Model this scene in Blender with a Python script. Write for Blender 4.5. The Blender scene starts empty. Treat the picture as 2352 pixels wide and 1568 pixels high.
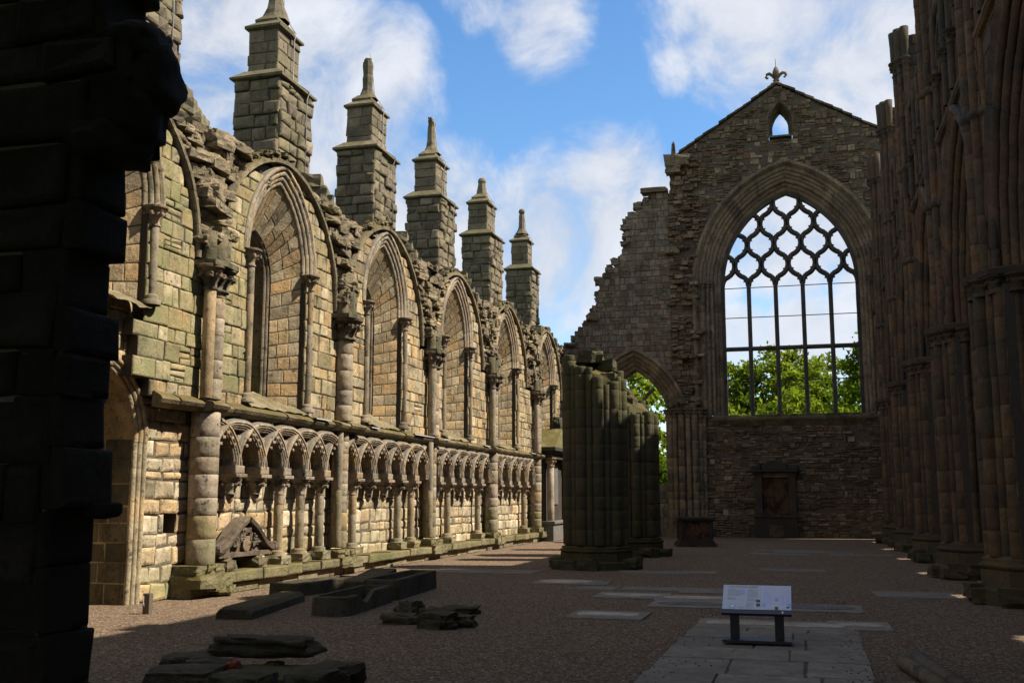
import bpy, math, random
from mathutils import Vector, noise
R = math.radians
sc = bpy.context.scene
col = sc.collection

# ------------------------------------------------------------ camera
PITCH, YAW, FPX, HCAM = 8.449, 15.463, 2410.0, 1.8
cam = bpy.data.cameras.new("camera")
co = bpy.data.objects.new("camera", cam)
col.objects.link(co)
co.location = (0, 0, HCAM)
co.rotation_euler = (R(90 + PITCH), 0, R(YAW))
cam.sensor_width = 36.0
cam.lens = 36.0 * FPX / 2352.0
cam.clip_start = 0.1
cam.clip_end = 5000
sc.camera = co

# ------------------------------------------------------------ sun, sky, exposure
SUN_EL, SUN_AZ = 50.0, 11.0            # azimuth measured from +X towards +Y
sd = Vector((math.cos(R(SUN_EL)) * math.cos(R(SUN_AZ)), math.cos(R(SUN_EL)) * math.sin(R(SUN_AZ)), math.sin(R(SUN_EL))))
sl = bpy.data.lights.new("sun", 'SUN')
sl.energy = 5.0
sl.angle = R(0.53)
sl.color = (1.0, 0.925, 0.80)
so = bpy.data.objects.new("sun", sl)
col.objects.link(so)
so.rotation_euler = sd.to_track_quat('Z', 'Y').to_euler()
so.location = (20, 0, 40)

w = bpy.data.worlds.new("World")
sc.world = w
w.use_nodes = True
nt = w.node_tree
nt.nodes.clear()
N = nt.nodes.new
L = nt.links.new
out = N('ShaderNodeOutputWorld'); bg = N('ShaderNodeBackground')
bg.inputs['Strength'].default_value = 0.099
sky = N('ShaderNodeTexSky'); sky.sky_type = 'NISHITA'; sky.sun_disc = False
sky.sun_elevation = R(SUN_EL); sky.sun_rotation = R(90 - SUN_AZ)
sky.air_density = 1.0; sky.dust_density = 0.3; sky.ozone_density = 2.0
hs = N('ShaderNodeHueSaturation'); hs.inputs['Saturation'].default_value = 1.22; hs.inputs['Value'].default_value = 1.0
L(sky.outputs[0], hs.inputs['Color'])
tc = N('ShaderNodeTexCoord')
def mth(op, a, b=None, c=None, clamp=False):
    m = N('ShaderNodeMath'); m.operation = op; m.use_clamp = clamp
    for i, v in enumerate((a, b, c)):
        if v is None: continue
        if isinstance(v, (int, float)): m.inputs[i].default_value = v
        else: L(v, m.inputs[i])
    return m.outputs[0]
def pxdir(x, y):
    F = Vector((-math.sin(R(YAW)) * math.cos(R(PITCH)), math.cos(R(YAW)) * math.cos(R(PITCH)), math.sin(R(PITCH))))
    Rt = Vector((math.cos(R(YAW)), math.sin(R(YAW)), 0))
    U = Rt.cross(F)
    return (F * FPX + Rt * (x - 1176) - U * (y - 784)).normalized()
# each cloud of the day: direction in the sky, angular radius (deg), weight
clouds = [(560, 100, 6.5, 1.0), (700, 330, 6.0, 1.0), (840, 170, 4.0, .9), (930, 260, 2.6, .55), (450, 260, 2.5, .35),
          (1240, 60, 2.9, .85), (1150, -40, 3, .75), (1570, 150, 2.0, .7), (1560, 90, 2, .6), (1760, 20, 6.0, .95), (1960, 110, 5.5, 1.0), (2150, 60, 6, 1.0),
          (1250, 560, 5.2, 1.0), (1000, 520, 5.0, 1.0), (1420, 480, 4.6, 1.0), (1330, 640, 3.5, .8), (1560, 540, 5, 1.0), (1800, 520, 4.4, 1.0), (2000, 500, 4.6, 1.0),
          (1700, 770, 2.2, .85), (1850, 790, 3.0, .95), (1960, 760, 2.6, .85), (1120, 760, 4, .7), (760, 560, 6, .8),
          (2900, 300, 13, .9), (-400, 200, 14, .9)]
clouds = [(pxdir(x, y), r_, w_) for x, y, r_, w_ in clouds]
# unseen clouds added overhead and behind, to whiten the blue skylight
clouds += [(Vector(d).normalized(), r_, w_) for d, r_, w_ in (((0, .3, 1), 26, .95), ((.6, -.2, 1), 26, .9), ((-.7, -.3, .9), 28, .95), ((0, -1, .5), 34, 1.), ((.9, -.6, .4), 30, .95), ((-1, -.5, .35), 28, .9), ((-.9, .3, .8), 16, .8), ((1, .3, .3), 24, .85))]
msum = None
for (d, rad, wt) in clouds:
    v = N('ShaderNodeVectorMath'); v.operation = 'DOT_PRODUCT'
    L(tc.outputs['Generated'], v.inputs[0]); v.inputs[1].default_value = d
    mr = N('ShaderNodeMapRange'); mr.interpolation_type = 'SMOOTHSTEP'
    L(v.outputs['Value'], mr.inputs['Value'])
    mr.inputs['From Min'].default_value = math.cos(R(rad * 1.35)); mr.inputs['From Max'].default_value = math.cos(R(rad * 0.25))
    mr.inputs['To Max'].default_value = wt
    msum = mr.outputs[0] if msum is None else mth('MAXIMUM', msum, mr.outputs[0])
n1 = N('ShaderNodeTexNoise'); n1.inputs['Scale'].default_value = 9; n1.inputs['Detail'].default_value = 8; n1.inputs['Roughness'].default_value = 0.6; n1.inputs['Distortion'].default_value = 0.5
n2 = N('ShaderNodeTexNoise'); n2.inputs['Scale'].default_value = 26; n2.inputs['Detail'].default_value = 6; n2.inputs['Roughness'].default_value = 0.6
L(tc.outputs['Generated'], n1.inputs['Vector']); L(tc.outputs['Generated'], n2.inputs['Vector'])
nz = mth('ADD', mth('MULTIPLY', mth('SUBTRACT', n1.outputs['Fac'], .5), 2.1), mth('MULTIPLY', mth('SUBTRACT', n2.outputs['Fac'], .5), .55))
cm = N('ShaderNodeMapRange'); cm.interpolation_type = 'SMOOTHSTEP'
L(mth('ADD', msum, nz), cm.inputs['Value'])
cm.inputs['From Min'].default_value = 0.26; cm.inputs['From Max'].default_value = 1.08
shade = N('ShaderNodeMapRange'); L(n1.outputs['Fac'], shade.inputs['Value'])
shade.inputs['From Min'].default_value = .35; shade.inputs['From Max'].default_value = .65
shade.inputs['To Min'].default_value = 3.4; shade.inputs['To Max'].default_value = 4.5
cc = N('ShaderNodeVectorMath'); cc.operation = 'SCALE'; cc.inputs[0].default_value = (0.93, 0.97, 1.06); L(shade.outputs[0], cc.inputs['Scale'])
mx = N('ShaderNodeMix'); mx.data_type = 'RGBA'
L(mth('MULTIPLY', cm.outputs[0], 0.96), mx.inputs[0]); L(hs.outputs[0], mx.inputs[6]); L(cc.outputs[0], mx.inputs[7])
L(mx.outputs[2], bg.inputs['Color']); L(bg.outputs[0], out.inputs['Surface'])

sc.view_settings.view_transform = 'Standard'
sc.view_settings.look = 'None'
sc.view_settings.exposure = 1.06
sc.view_settings.gamma = 1.0

# ------------------------------------------------------------ helpers
rng = random.Random(7)
U_ = rng.uniform
class MB:
    def __init__(s): s.v = []; s.f = []; s.t = []; s.sm = []
    def add(s, vs, fs, tone=(.5, 0, 0, 0), smooth=False):
        b = len(s.v); s.v.extend(vs)
        for f in fs:
            s.f.append(tuple(i + b for i in f)); s.t.append(tone); s.sm.append(smooth)
    def build(s, name, mat, parent=None):
        off = Vector(parent['_o']) if parent is not None else Vector((0, 0, 0))
        me = bpy.data.meshes.new(name)
        me.from_pydata([(p[0] - off[0], p[1] - off[1], p[2] - off[2]) for p in s.v], [], s.f)
        a = me.attributes.new('tone', 'FLOAT_COLOR', 'FACE')
        flat = [c for t in s.t for c in t]
        a.data.foreach_set('color', flat)
        me.polygons.foreach_set('use_smooth', s.sm)
        me.materials.append(mat)
        me.update()
        o = bpy.data.objects.new(name, me)
        col.objects.link(o)
        if parent is not None:
            o.parent = parent
            o['_o'] = tuple(off)
        else: o['_o'] = (0, 0, 0)
        return o
def thing(name, label, cat, loc, group=None):
    o = bpy.data.objects.new(name, None); col.objects.link(o)
    o.location = loc; o.empty_display_size = .3
    o['label'] = label; o['category'] = cat; o['kind'] = 'thing'; o['_o'] = tuple(loc)
    if group: o['group'] = group
    return o
def part(name, parent):                   # a part made of sub-parts only: small empty at thing origin
    o = bpy.data.objects.new(name, None); col.objects.link(o); o.parent = parent; o['_o'] = tuple(parent['_o']); o.empty_display_size = .2
    return o
def tag(o, label, cat, group=None):
    o['label'] = label; o['category'] = cat; o['kind'] = 'thing'
    if group: o['group'] = group
    return o

def block(mb, M, u0, u1, v0, v1, wb, wf, bev=.02, jit=.0, tone=(.5, 0, 0, 0), bd=None, tilt=0):
    bd = bev * .7 if bd is None else bd
    b = min(bev, (u1 - u0) * .3, (v1 - v0) * .3)
    vs = []
    tl = [U_(-tilt, tilt) for _ in range(4)]
    J = [(U_(-jit, jit), U_(-jit, jit)) for _ in range(4)]
    q = [(u0, v0), (u1, v0), (u1, v1), (u0, v1)]
    for k in range(4): vs.append(M(q[k][0] + J[k][0], q[k][1] + J[k][1], wb))
    for (f, dd) in ((0, 1.), (.3, .38), (1., 0.)):
        e = b * f
        qi = [(u0 + e, v0 + e), (u1 - e, v0 + e), (u1 - e, v1 - e), (u0 + e, v1 - e)]
        for k in range(4): vs.append(M(qi[k][0] + J[k][0], qi[k][1] + J[k][1], wf - bd * dd + tl[k]))
    fs = []; sm_ = bev > .03
    for r_ in range(3):
        for k in range(4):
            n = (k + 1) % 4; a = r_ * 4
            fs.append((a + k, a + n, a + 4 + n, a + 4 + k))
    fs.append((12, 13, 14, 15))
    mb.add(vs[:], fs, tone)
def box(mb, x0, x1, y0, y1, z0, z1, tone=(.5, 0, 0, 0)):
    vs = [(x, y, z) for z in (z0, z1) for (x, y) in ((x0, y0), (x1, y0), (x1, y1), (x0, y1))]
    mb.add(vs, [(3, 2, 1, 0), (4, 5, 6, 7), (0, 1, 5, 4), (1, 2, 6, 5), (2, 3, 7, 6), (3, 0, 4, 7)], tone)
def mbox(mb, M, u0, u1, v0, v1, w0, w1, tone=(.5, 0, 0, 0)):
    vs = [M(u, v, ww) for ww in (w0, w1) for (u, v) in ((u0, v0), (u1, v0), (u1, v1), (u0, v1))]
    mb.add(vs, [(3, 2, 1, 0), (4, 5, 6, 7), (0, 1, 5, 4), (1, 2, 6, 5), (2, 3, 7, 6), (3, 0, 4, 7)], tone)
def isect(A, B):
    o = []
    for a in A:
        for b in B:
            l, h = max(a[0], b[0]), min(a[1], b[1])
            if h - l > .04: o.append((l, h))
    return o
def sub(A, h):
    o = []
    for (a, b) in A:
        if h is None or h[1] <= a or h[0] >= b: o.append((a, b)); continue
        if h[0] - a > .03: o.append((a, h[0]))
        if b - h[1] > .03: o.append((h[1], b))
    return o
def tone_rand(g=0., d=0.):
    return (rng.random(), max(0, min(1, g)), 0., max(0, min(1, d)))
MORT = (.5, .2, 1., .2)
def masonry(mb, M, z0, z1, ints, T=.4, course=(.26, .34), length=(.32, .62), gap=.012, bev=.022, proud=(-.006, .012), jit=.004,
            split=0., tone=lambda u, v: tone_rand(), keep=None, mort=.022, back=True, tilt=0.004):
    v = z0
    while v < z1 - .04:
        h = min(U_(*course), z1 - v)
        if z1 - v - h < .09: h = z1 - v
        I = ints(v + .01)
        for q in (v + h * .5, v + h - .01): I = isect(I, ints(q))
        for (a, b) in I:
            u = a - 1e-4
            while u < b - .02:
                l = U_(*length)
                e = u + l
                if b - e < length[0] * .6: e = b
                if keep is None or keep(u, e, v, v + h):
                    pcs = [(v, v + h)]
                    if split and rng.random() < split:
                        if rng.random() < .3 and h > .24: pcs = [(v, v + h / 3), (v + h / 3, v + 2 * h / 3), (v + 2 * h / 3, v + h)]
                        else:
                            m = v + h * U_(.35, .65); pcs = [(v, m), (m, v + h)]
                    for (pa, pb) in pcs:
                        cuts = [u, e]
                        if split and e - u > .4 and rng.random() < .5: cuts = [u, u + (e - u) * U_(.35, .65), e]
                        for ca, cb in zip(cuts, cuts[1:]):
                            pr = U_(*proud)
                            block(mb, M, ca + gap * .5, cb - gap * .5, pa + gap * .5, pb - gap * .5, -mort - .03, pr, bev, jit, tone((ca + cb) / 2, pa), tilt=tilt)
                    if back: mbox(mb, M, u, e, v, v + h, -T, -mort, MORT)
                u = e
        v += h
class Arch:
    def __init__(s, uc, half, zs, rise, zb=None):
        s.uc, s.half, s.zs, s.rise, s.zb = uc, half, zs, rise, zs if zb is None else zb
        s.R = (half * half + rise * rise) / (2 * half); s.e = s.R - half
    def P(s, o, t):
        r = s.R + o; pm = math.acos(max(-1, min(1, s.e / r))); ph = (1 - abs(t)) * pm
        x = r * math.cos(ph) - s.e
        return (s.uc + (x if t > 0 else -x), s.zs + r * math.sin(ph))
    def path(s, o, q):
        if q < 1: return (s.uc - s.half - o, s.zb + (s.zs - s.zb) * q)
        if q > 2: return (s.uc + s.half + o, s.zs - (s.zs - s.zb) * (q - 2))
        return s.P(o, -1 + 2 * (q - 1))
    def hole(s, z, o=0.):
        if z < s.zb: return None
        if z <= s.zs: x = s.half + o
        else:
            r = s.R + o; d = z - s.zs
            if d >= r: return None
            x = math.sqrt(r * r - d * d) - s.e
            if x <= 0: return None
        return (s.uc - x, s.uc + x)
    def stations(s, step=.32, nv=18, jamb=True):
        st = []
        nj = max(1, int((s.zs - s.zb) / step)) if s.zs - s.zb > .05 and jamb else 0
        for k in range(nj): st.append((k / nj, (k + 1) / nj, 1))
        for k in range(nv): st.append((1 + k / nv, 1 + (k + 1) / nv, 3))
        for k in range(nj): st.append((2 + k / nj, 2 + (k + 1) / nj, 1))
        return st
def sweep(mb, M, A, prof, st, tone, smooth=True, wj=.004):
    vs = []; fs = []; m = len(prof); last = None; nb = 0
    for (a, b, n) in st:                      # continuous mortar bed behind the stones, so no joint shows daylight
        if last is None or abs(a - last) > 1e-6:
            vs += [M(*A.path(o + .03, a), ww - .03) for (o, ww) in prof]; nb += 1
        for k in range(1, n + 1):
            vs += [M(*A.path(o + .03, a + (b - a) * k / n), ww - .03) for (o, ww) in prof]
            q = len(vs) // m - 2
            fs += [(q * m + i, q * m + i + 1, (q + 1) * m + i + 1, (q + 1) * m + i) for i in range(m - 1)]
        last = b
    mb.add(vs, fs, MORT)
    for (a, b, n) in st:
        tn = tone(); dw = U_(-wj, wj); do = U_(-wj, wj)
        vs = []; fs = []; m = len(prof)
        for k in range(n + 1):
            q = a + (b - a) * k / n
            pull = -.012 if k in (0, n) else 0
            for (o, ww) in prof:
                p = A.path(o + do, q); vs.append(M(p[0], p[1], ww + dw + pull * .4))
        for k in range(n):
            for i in range(m - 1):
                fs.append((k * m + i, k * m + i + 1, (k + 1) * m + i + 1, (k + 1) * m + i))
        mb.add(vs, fs, tn, smooth)
def rolls(o0, w0, o1, w1, n, amp, k=6):
    """profile made of n half-round rolls stepping from (o0,w0) to (o1,w1)"""
    pr = []
    dx, dy = (o1 - o0) / n, (w1 - w0) / n
    ln = math.hypot(o1 - o0, w1 - w0); nx, ny = -(w1 - w0) / ln, (o1 - o0) / ln
    if ny < 0: nx, ny = -nx, -ny
    for i in range(n):
        for j in range(k + 1):
            t = j / k; a = amp * (math.sin(math.pi * t) ** .7 if 0 < t < 1 else -.35)
            pr.append((o0 + dx * (i + .5 - .5 * math.cos(math.pi * t)) + nx * a, w0 + dy * (i + .5 - .5 * math.cos(math.pi * t)) + ny * a))
    return pr
def lathe(mb, cx, cy, prof, n=16, tone=(.5, 0, 0, 0), mod=None, smooth=True, a0=0, cap=True):
    vs = []; fs = []
    for (r, z) in prof:
        for k in range(n):
            a = 2 * math.pi * k / n + a0
            rr = r * (mod(a, z) if mod else 1)
            vs.append((cx + rr * math.cos(a), cy + rr * math.sin(a), z))
    m = len(prof)
    for i in range(m - 1):
        for k in range(n):
            fs.append((i * n + k, i * n + (k + 1) % n, (i + 1) * n + (k + 1) % n, (i + 1) * n + k))
    if cap: fs.append(tuple((m - 1) * n + k for k in range(n)))
    mb.add(vs, fs, tone, smooth)
ROUGH = 1.
def shaft(mb, x, y, z0, z1, r, n=14, drum=(.4, .75), tone=None, lean=0, levels=None):
    tone = tone or (lambda z: tone_rand())
    if levels is None:
        levels = [z0]
        while levels[-1] < z1 - .05:
            levels.append(min(z1, levels[-1] + U_(*drum)))
    for a, b in zip(levels, levels[1:]):
        if b - a < .02: continue
        rr = r * (1 + ROUGH * U_(-.05, .03)); g = .006; jx, jy = ROUGH * U_(-.009, .009), ROUGH * U_(-.009, .009)
        wv = [ROUGH * U_(-.06, .03) for _ in range(5)]; so_ = U_(0, 99)
        lathe(mb, x + jx, y + jy, [(rr * (1 - .07 * max(.6, ROUGH)), a), (rr, a + g * 2), (rr * (1 + wv[0]), a + (b - a) * .3), (rr * (1 + wv[1]), a + (b - a) * .65), (rr, b - g * 2), (rr * .93, b)], n, tone(a), cap=True, mod=lambda a_, z_: 1 + .07 * ROUGH * noise.noise(Vector((math.cos(a_) * 1.3, math.sin(a_) * 1.3 + so_, z_ * 2.5))))
def capital(mb, x, y, z0, z1, r0, r1, tone=(.5, .1, 0, .5), n=24, leaves=8):
    h = z1 - z0
    bell = [(r0 * 1.18, z0), (r0 * 1.25, z0 + .06 * h), (r0 * 1.02, z0 + .12 * h), (r0 * 1.06, z0 + .3 * h), (r0 * 1.2 + (r1 - r0) * .2, z0 + .5 * h), (r0 + (r1 - r0) * .75, z0 + .64 * h), (r0 + (r1 - r0) * .6, z0 + .7 * h)]
    ph = U_(0, 6)
    lathe(mb, x, y, bell, n, tone, mod=lambda a, z: 1 + (.16 * math.cos(leaves * a + ph) * min(1, max(0, (z - z0 - .15 * h) / (.5 * h)))), smooth=True)
    lathe(mb, x, y, [(r1 * .8, z0 + .7 * h), (r1 * .95, z0 + .76 * h), (r1 * .9, z0 + .8 * h), (r1 * 1.1, z0 + .88 * h), (r1 * 1.12, z1 - .01), (r1 * 1.05, z1)], n, tone, smooth=False)
    for k in range(leaves):
        a = 2 * math.pi * k / leaves - ph / leaves
        rr = r0 + (r1 - r0) * .8
        rock(mb, (x + rr * math.cos(a), y + rr * math.sin(a), z0 + .58 * h), (r1 * .17, r1 * .17, h * .1), tone, .25)
_rk = {}
def rock_unit(n=3):
    if n in _rk: return _rk[n]
    vs = {}; fs = []; L_ = []
    def vid(p):
        k = tuple(round(c, 4) for c in p)
        if k not in vs: vs[k] = len(L_); L_.append(Vector(p))
        return vs[k]
    for ax in range(3):
        for s in (-1, 1):
            for i in range(n):
                for j in range(n):
                    q = []
                    for (a, b) in ((i, j), (i + 1, j), (i + 1, j + 1), (i, j + 1)):
                        p = [0, 0, 0]; p[ax] = s; p[(ax + 1) % 3] = -1 + 2 * a / n; p[(ax + 2) % 3] = -1 + 2 * b / n
                        q.append(vid(p))
                    fs.append(tuple(q if s > 0 else q[::-1]))
    _rk[n] = (L_, fs); return _rk[n]
def rock(mb, c, s, tone=(.5, 0, 0, .3), rough=.18, n=3, rot=None, boxy=.55, smooth=False):
    V, F = rock_unit(n); sd_ = Vector((U_(0, 99), U_(0, 99), U_(0, 99))); vs = []
    rz = U_(-.3, .3) if rot is None else rot
    cr, sr = math.cos(rz), math.sin(rz)
    for p in V:
        q = p * boxy + p.normalized() * (1 - boxy) * 1.1
        q = q * (1 + rough * 1.6 * noise.noise(p * 1.1 + sd_) + rough * .6 * noise.noise(p * 2.7 + sd_))
        x, y, z = q.x * s[0], q.y * s[1], q.z * s[2]
        vs.append((c[0] + x * cr - y * sr, c[1] + x * sr + y * cr, c[2] + z))
    mb.add(vs, F, tone, smooth)
def prism(mb, M, poly, w0, w1, tone=(.5, 0, 0, 0), bev=0):
    n = len(poly)
    vs = [M(u, v, w0) for u, v in poly] + [M(u, v, w1) for u, v in poly]
    fs = [tuple(range(n))[::-1], tuple(range(n, 2 * n))] + [(k, (k + 1) % n, n + (k + 1) % n, n + k) for k in range(n)]
    mb.add(vs, fs, tone)
def tube(mb, pts, r, n=6, tone=(.5, 0, 0, 0), smooth=True):
    rad = r if isinstance(r, (list, tuple)) else [r] * len(pts)
    vs = []; fs = []
    for i, p in enumerate(pts):
        p = Vector(p); d = (Vector(pts[min(i + 1, len(pts) - 1)]) - Vector(pts[max(i - 1, 0)])).normalized()
        a = d.cross(Vector((0, 0, 1)) if abs(d.z) < .9 else Vector((1, 0, 0))).normalized(); b = d.cross(a)
        for k in range(n):
            t = 2 * math.pi * k / n; q = p + (a * math.cos(t) + b * math.sin(t)) * rad[i]; vs.append(tuple(q))
    for i in range(len(pts) - 1):
        for k in range(n): fs.append((i * n + k, i * n + (k + 1) % n, (i + 1) * n + (k + 1) % n, (i + 1) * n + k))
    fs.append(tuple(range(n))[::-1]); fs.append(tuple((len(pts) - 1) * n + k for k in range(n)))
    mb.add(vs, fs, tone, smooth)

# ------------------------------------------------------------ materials
def nodes(name):
    m = bpy.data.materials.new(name); m.use_nodes = True
    t = m.node_tree; t.nodes.clear(); return m, t
class G:
    def __init__(s, t): s.t = t
    def n(s, k, **kw):
        x = s.t.nodes.new(k)
        for a, b in kw.items(): setattr(x, a, b)
        return x
    def l(s, a, b): s.t.links.new(a, b)
    def noise(s, vec, scale, detail=5, rough=.6, dist=0):
        x = s.n('ShaderNodeTexNoise'); s.l(vec, x.inputs['Vector']); x.inputs['Scale'].default_value = scale; x.inputs['Detail'].default_value = detail; x.inputs['Roughness'].default_value = rough; x.inputs['Distortion'].default_value = dist
        return x.outputs['Fac']
    def ss(s, v, a, b, lo=0., hi=1.):
        x = s.n('ShaderNodeMapRange', interpolation_type='SMOOTHSTEP'); s.l(v, x.inputs['Value'])
        x.inputs['From Min'].default_value = a; x.inputs['From Max'].default_value = b; x.inputs['To Min'].default_value = lo; x.inputs['To Max'].default_value = hi
        return x.outputs[0]
    def m(s, op, a, b=None, clamp=False):
        x = s.n('ShaderNodeMath', operation=op, use_clamp=clamp)
        for i, v in enumerate((a, b)):
            if v is None: continue
            if isinstance(v, (int, float)): x.inputs[i].default_value = v
            else: s.l(v, x.inputs[i])
        return x.outputs[0]
    def mix(s, f, a, b, blend='MIX'):
        x = s.n('ShaderNodeMix', data_type='RGBA', blend_type=blend)
        for i, v in ((0, f), (6, a), (7, b)):
            if isinstance(v, (int, float)): x.inputs[i].default_value = v
            elif isinstance(v, tuple): x.inputs[i].default_value = v + (1,)
            else: s.l(v, x.inputs[i])
        return x.outputs[2]
    def ramp(s, v, cols):
        x = s.n('ShaderNodeValToRGB'); s.l(v, x.inputs[0]); e = x.color_ramp.elements
        while len(e) < len(cols): e.new(.5)
        for k, c in enumerate(cols): e[k].position = k / (len(cols) - 1); e[k].color = c + (1,)
        return x.outputs[0]
def stone(name, pal, mortar=(.16, .14, .11), crust=(.035, .031, .026), crust_amt=.35, green=(.085, .085, .028), moss=0., rough=.92, bump=.6, streak=.3, scale=1.):
    m, t = nodes(name); g = G(t)
    geo = g.n('ShaderNodeNewGeometry'); at = g.n('ShaderNodeAttribute', attribute_name='tone')
    sep = g.n('ShaderNodeSeparateColor'); g.l(at.outputs['Color'], sep.inputs[0])
    pos = geo.outputs['Position']
    r_, gr, mo, dk = sep.outputs[0], sep.outputs[1], sep.outputs[2], at.outputs['Alpha']
    # shift coordinates per stone so neighbours do not share a pattern
    ad = g.n('ShaderNodeVectorMath', operation='SCALE'); cv = g.n('ShaderNodeCombineXYZ'); g.l(r_, cv.inputs[0]); g.l(r_, cv.inputs[1]); g.l(r_, cv.inputs[2]); g.l(cv.outputs[0], ad.inputs[0]); ad.inputs['Scale'].default_value = 37.
    ps = g.n('ShaderNodeVectorMath', operation='ADD'); g.l(pos, ps.inputs[0]); g.l(ad.outputs[0], ps.inputs[1]); pv = ps.outputs[0]
    base = g.ramp(r_, pal)
    nA = g.noise(pv, 3.2 * scale, 6, .65); nB = g.noise(pos, 22. * scale, 6, .7); nC = g.noise(pos, .55, 4, .6); nD = g.noise(pos, 1.7, 6, .65, .6)
    c = g.mix(1., base, g.ramp(nA, [(.25, .23, .2), (.62, .59, .55), (1.0, .98, .95), (1.42, 1.38, 1.3)]), 'MULTIPLY')
    c = g.mix(1., c, g.ramp(nB, [(.35, .33, .3), (.92, .91, .9), (1.4, 1.38, 1.35)]), 'MULTIPLY')
    # dark weather crust: broad patches, stone by stone amount (the door reveal's includes painted shade)
    cr = g.m('ADD', g.m('MULTIPLY', g.ss(nD, .42, .68), crust_amt), g.m('MULTIPLY', dk, g.ss(nA, .3, .62, .45, 1.)))
    # vertical run-off streaks
    mp = g.n('ShaderNodeMapping'); g.l(pos, mp.inputs['Vector']); mp.inputs['Scale'].default_value = (5, 5, .35)
    st = g.ss(g.noise(mp.outputs[0], 1., 5, .65), .52, .7, 0., streak)
    sp_ = g.ss(g.noise(pv, 9. * scale, 4, .6), .56, .70, 0., min(.75, crust_amt * 1.5))
    cr = g.m('ADD', g.m('ADD', cr, sp_), st, True)
    c = g.mix(cr, c, crust)
    gm = g.m('MULTIPLY', gr, g.ss(g.noise(pos, 2.6, 5, .65), .3, .62, .35, 1.), True)
    c = g.mix(gm, c, g.mix(nB, green, tuple(x * 1.7 for x in green)))
    c = g.mix(mo, c, g.mix(nB, tuple(x * .6 for x in mortar), tuple(x * 1.2 for x in mortar)))
    if moss > 0:
        sx = g.n('ShaderNodeSeparateXYZ'); g.l(geo.outputs['True Normal'], sx.inputs[0])
        mm = g.m('MULTIPLY', g.ss(sx.outputs[2], .35, .7), g.ss(nD, .5 - .25 * moss, .62 - .2 * moss), True)
        c = g.mix(g.m('MULTIPLY', mm, moss, True), c, g.ramp(nB, [(.03, .028, .008), (.085, .062, .012), (.14, .11, .03)]))
    bs = g.n('ShaderNodeBsdfPrincipled'); g.l(c, bs.inputs['Base Color']); bs.inputs['Roughness'].default_value = rough; bs.inputs['Specular IOR Level'].default_value = .2
    vo = g.n('ShaderNodeTexVoronoi'); g.l(pos, vo.inputs['Vector']); vo.inputs['Scale'].default_value = 30 * scale
    hgt = g.m('ADD', g.m('ADD', g.m('MULTIPLY', nA, 1.3), g.m('MULTIPLY', nB, .55)), g.m('MULTIPLY', g.ss(vo.outputs['Distance'], .0, .35), .14))
    bp = g.n('ShaderNodeBump'); bp.inputs['Strength'].default_value = bump; bp.inputs['Distance'].default_value = .05; g.l(hgt, bp.inputs['Height'])
    g.l(bp.outputs[0], bs.inputs['Normal'])
    o = g.n('ShaderNodeOutputMaterial'); g.l(bs.outputs[0], o.inputs[0])
    return m
def plain(name, c, rough=.6, var=.3, scale=8, metal=0., bump=.1, spec=.3):
    m, t = nodes(name); g = G(t); geo = g.n('ShaderNodeNewGeometry')
    nz = g.noise(geo.outputs['Position'], scale, 5, .6)
    cc = g.mix(nz, tuple(x * (1 - var) for x in c), tuple(min(1, x * (1 + var)) for x in c))
    bs = g.n('ShaderNodeBsdfPrincipled'); g.l(cc, bs.inputs['Base Color']); bs.inputs['Roughness'].default_value = rough; bs.inputs['Metallic'].default_value = metal; bs.inputs['Specular IOR Level'].default_value = spec
    bp = g.n('ShaderNodeBump'); bp.inputs['Strength'].default_value = bump; bp.inputs['Distance'].default_value = .02; g.l(nz, bp.inputs['Height']); g.l(bp.outputs[0], bs.inputs['Normal'])
    o = g.n('ShaderNodeOutputMaterial'); g.l(bs.outputs[0], o.inputs[0]); return m

PAL_TAN = [(0.246, 0.185, 0.105), (0.482, 0.369, 0.219), (0.574, 0.395, 0.192), (0.520, 0.425, 0.268), (0.363, 0.296, 0.194), (0.660, 0.550, 0.363), (0.538, 0.349, 0.164), (0.454, 0.379, 0.248)]
PAL_LOW = [(0.402, 0.298, 0.187), (0.555, 0.455, 0.302), (0.608, 0.418, 0.218), (0.570, 0.485, 0.334), (0.443, 0.367, 0.249), (0.680, 0.591, 0.417), (0.508, 0.409, 0.265), (0.614, 0.453, 0.250)]
PAL_SHAFT = [(0.323, 0.251, 0.179), (0.434, 0.353, 0.262), (0.393, 0.330, 0.258), (0.479, 0.344, 0.199), (0.360, 0.306, 0.243), (0.468, 0.386, 0.287)]
PAL_GREY = [(.17, .14, .10), (.27, .22, .155), (.35, .285, .20), (.22, .18, .13), (.30, .25, .165), (.20, .17, .125)]
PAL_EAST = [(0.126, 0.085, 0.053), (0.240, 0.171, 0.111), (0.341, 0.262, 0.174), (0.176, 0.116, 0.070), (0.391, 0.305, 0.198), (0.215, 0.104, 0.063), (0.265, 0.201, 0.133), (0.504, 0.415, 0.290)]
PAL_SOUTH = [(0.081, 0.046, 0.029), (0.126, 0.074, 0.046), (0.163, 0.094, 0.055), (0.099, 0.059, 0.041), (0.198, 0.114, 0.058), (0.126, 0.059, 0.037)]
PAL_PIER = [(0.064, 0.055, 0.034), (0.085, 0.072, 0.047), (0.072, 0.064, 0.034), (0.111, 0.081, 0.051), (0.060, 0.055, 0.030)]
M_UP = stone("upper_sandstone", PAL_TAN, green=(.13, .125, .055), crust_amt=.55, moss=.5, mortar=(.06, .05, .035), crust=(.05, .044, .033))
M_LOW = stone("lower_sandstone", PAL_LOW, crust_amt=.42, streak=.3, green=(.15, .15, .065), mortar=(.115, .092, .065), crust=(.07, .058, .04))
M_REV = stone("reveal_sandstone", PAL_TAN[1:] , crust_amt=.4, streak=.15, mortar=(.05, .042, .03), crust=(.055, .046, .035))
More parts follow.
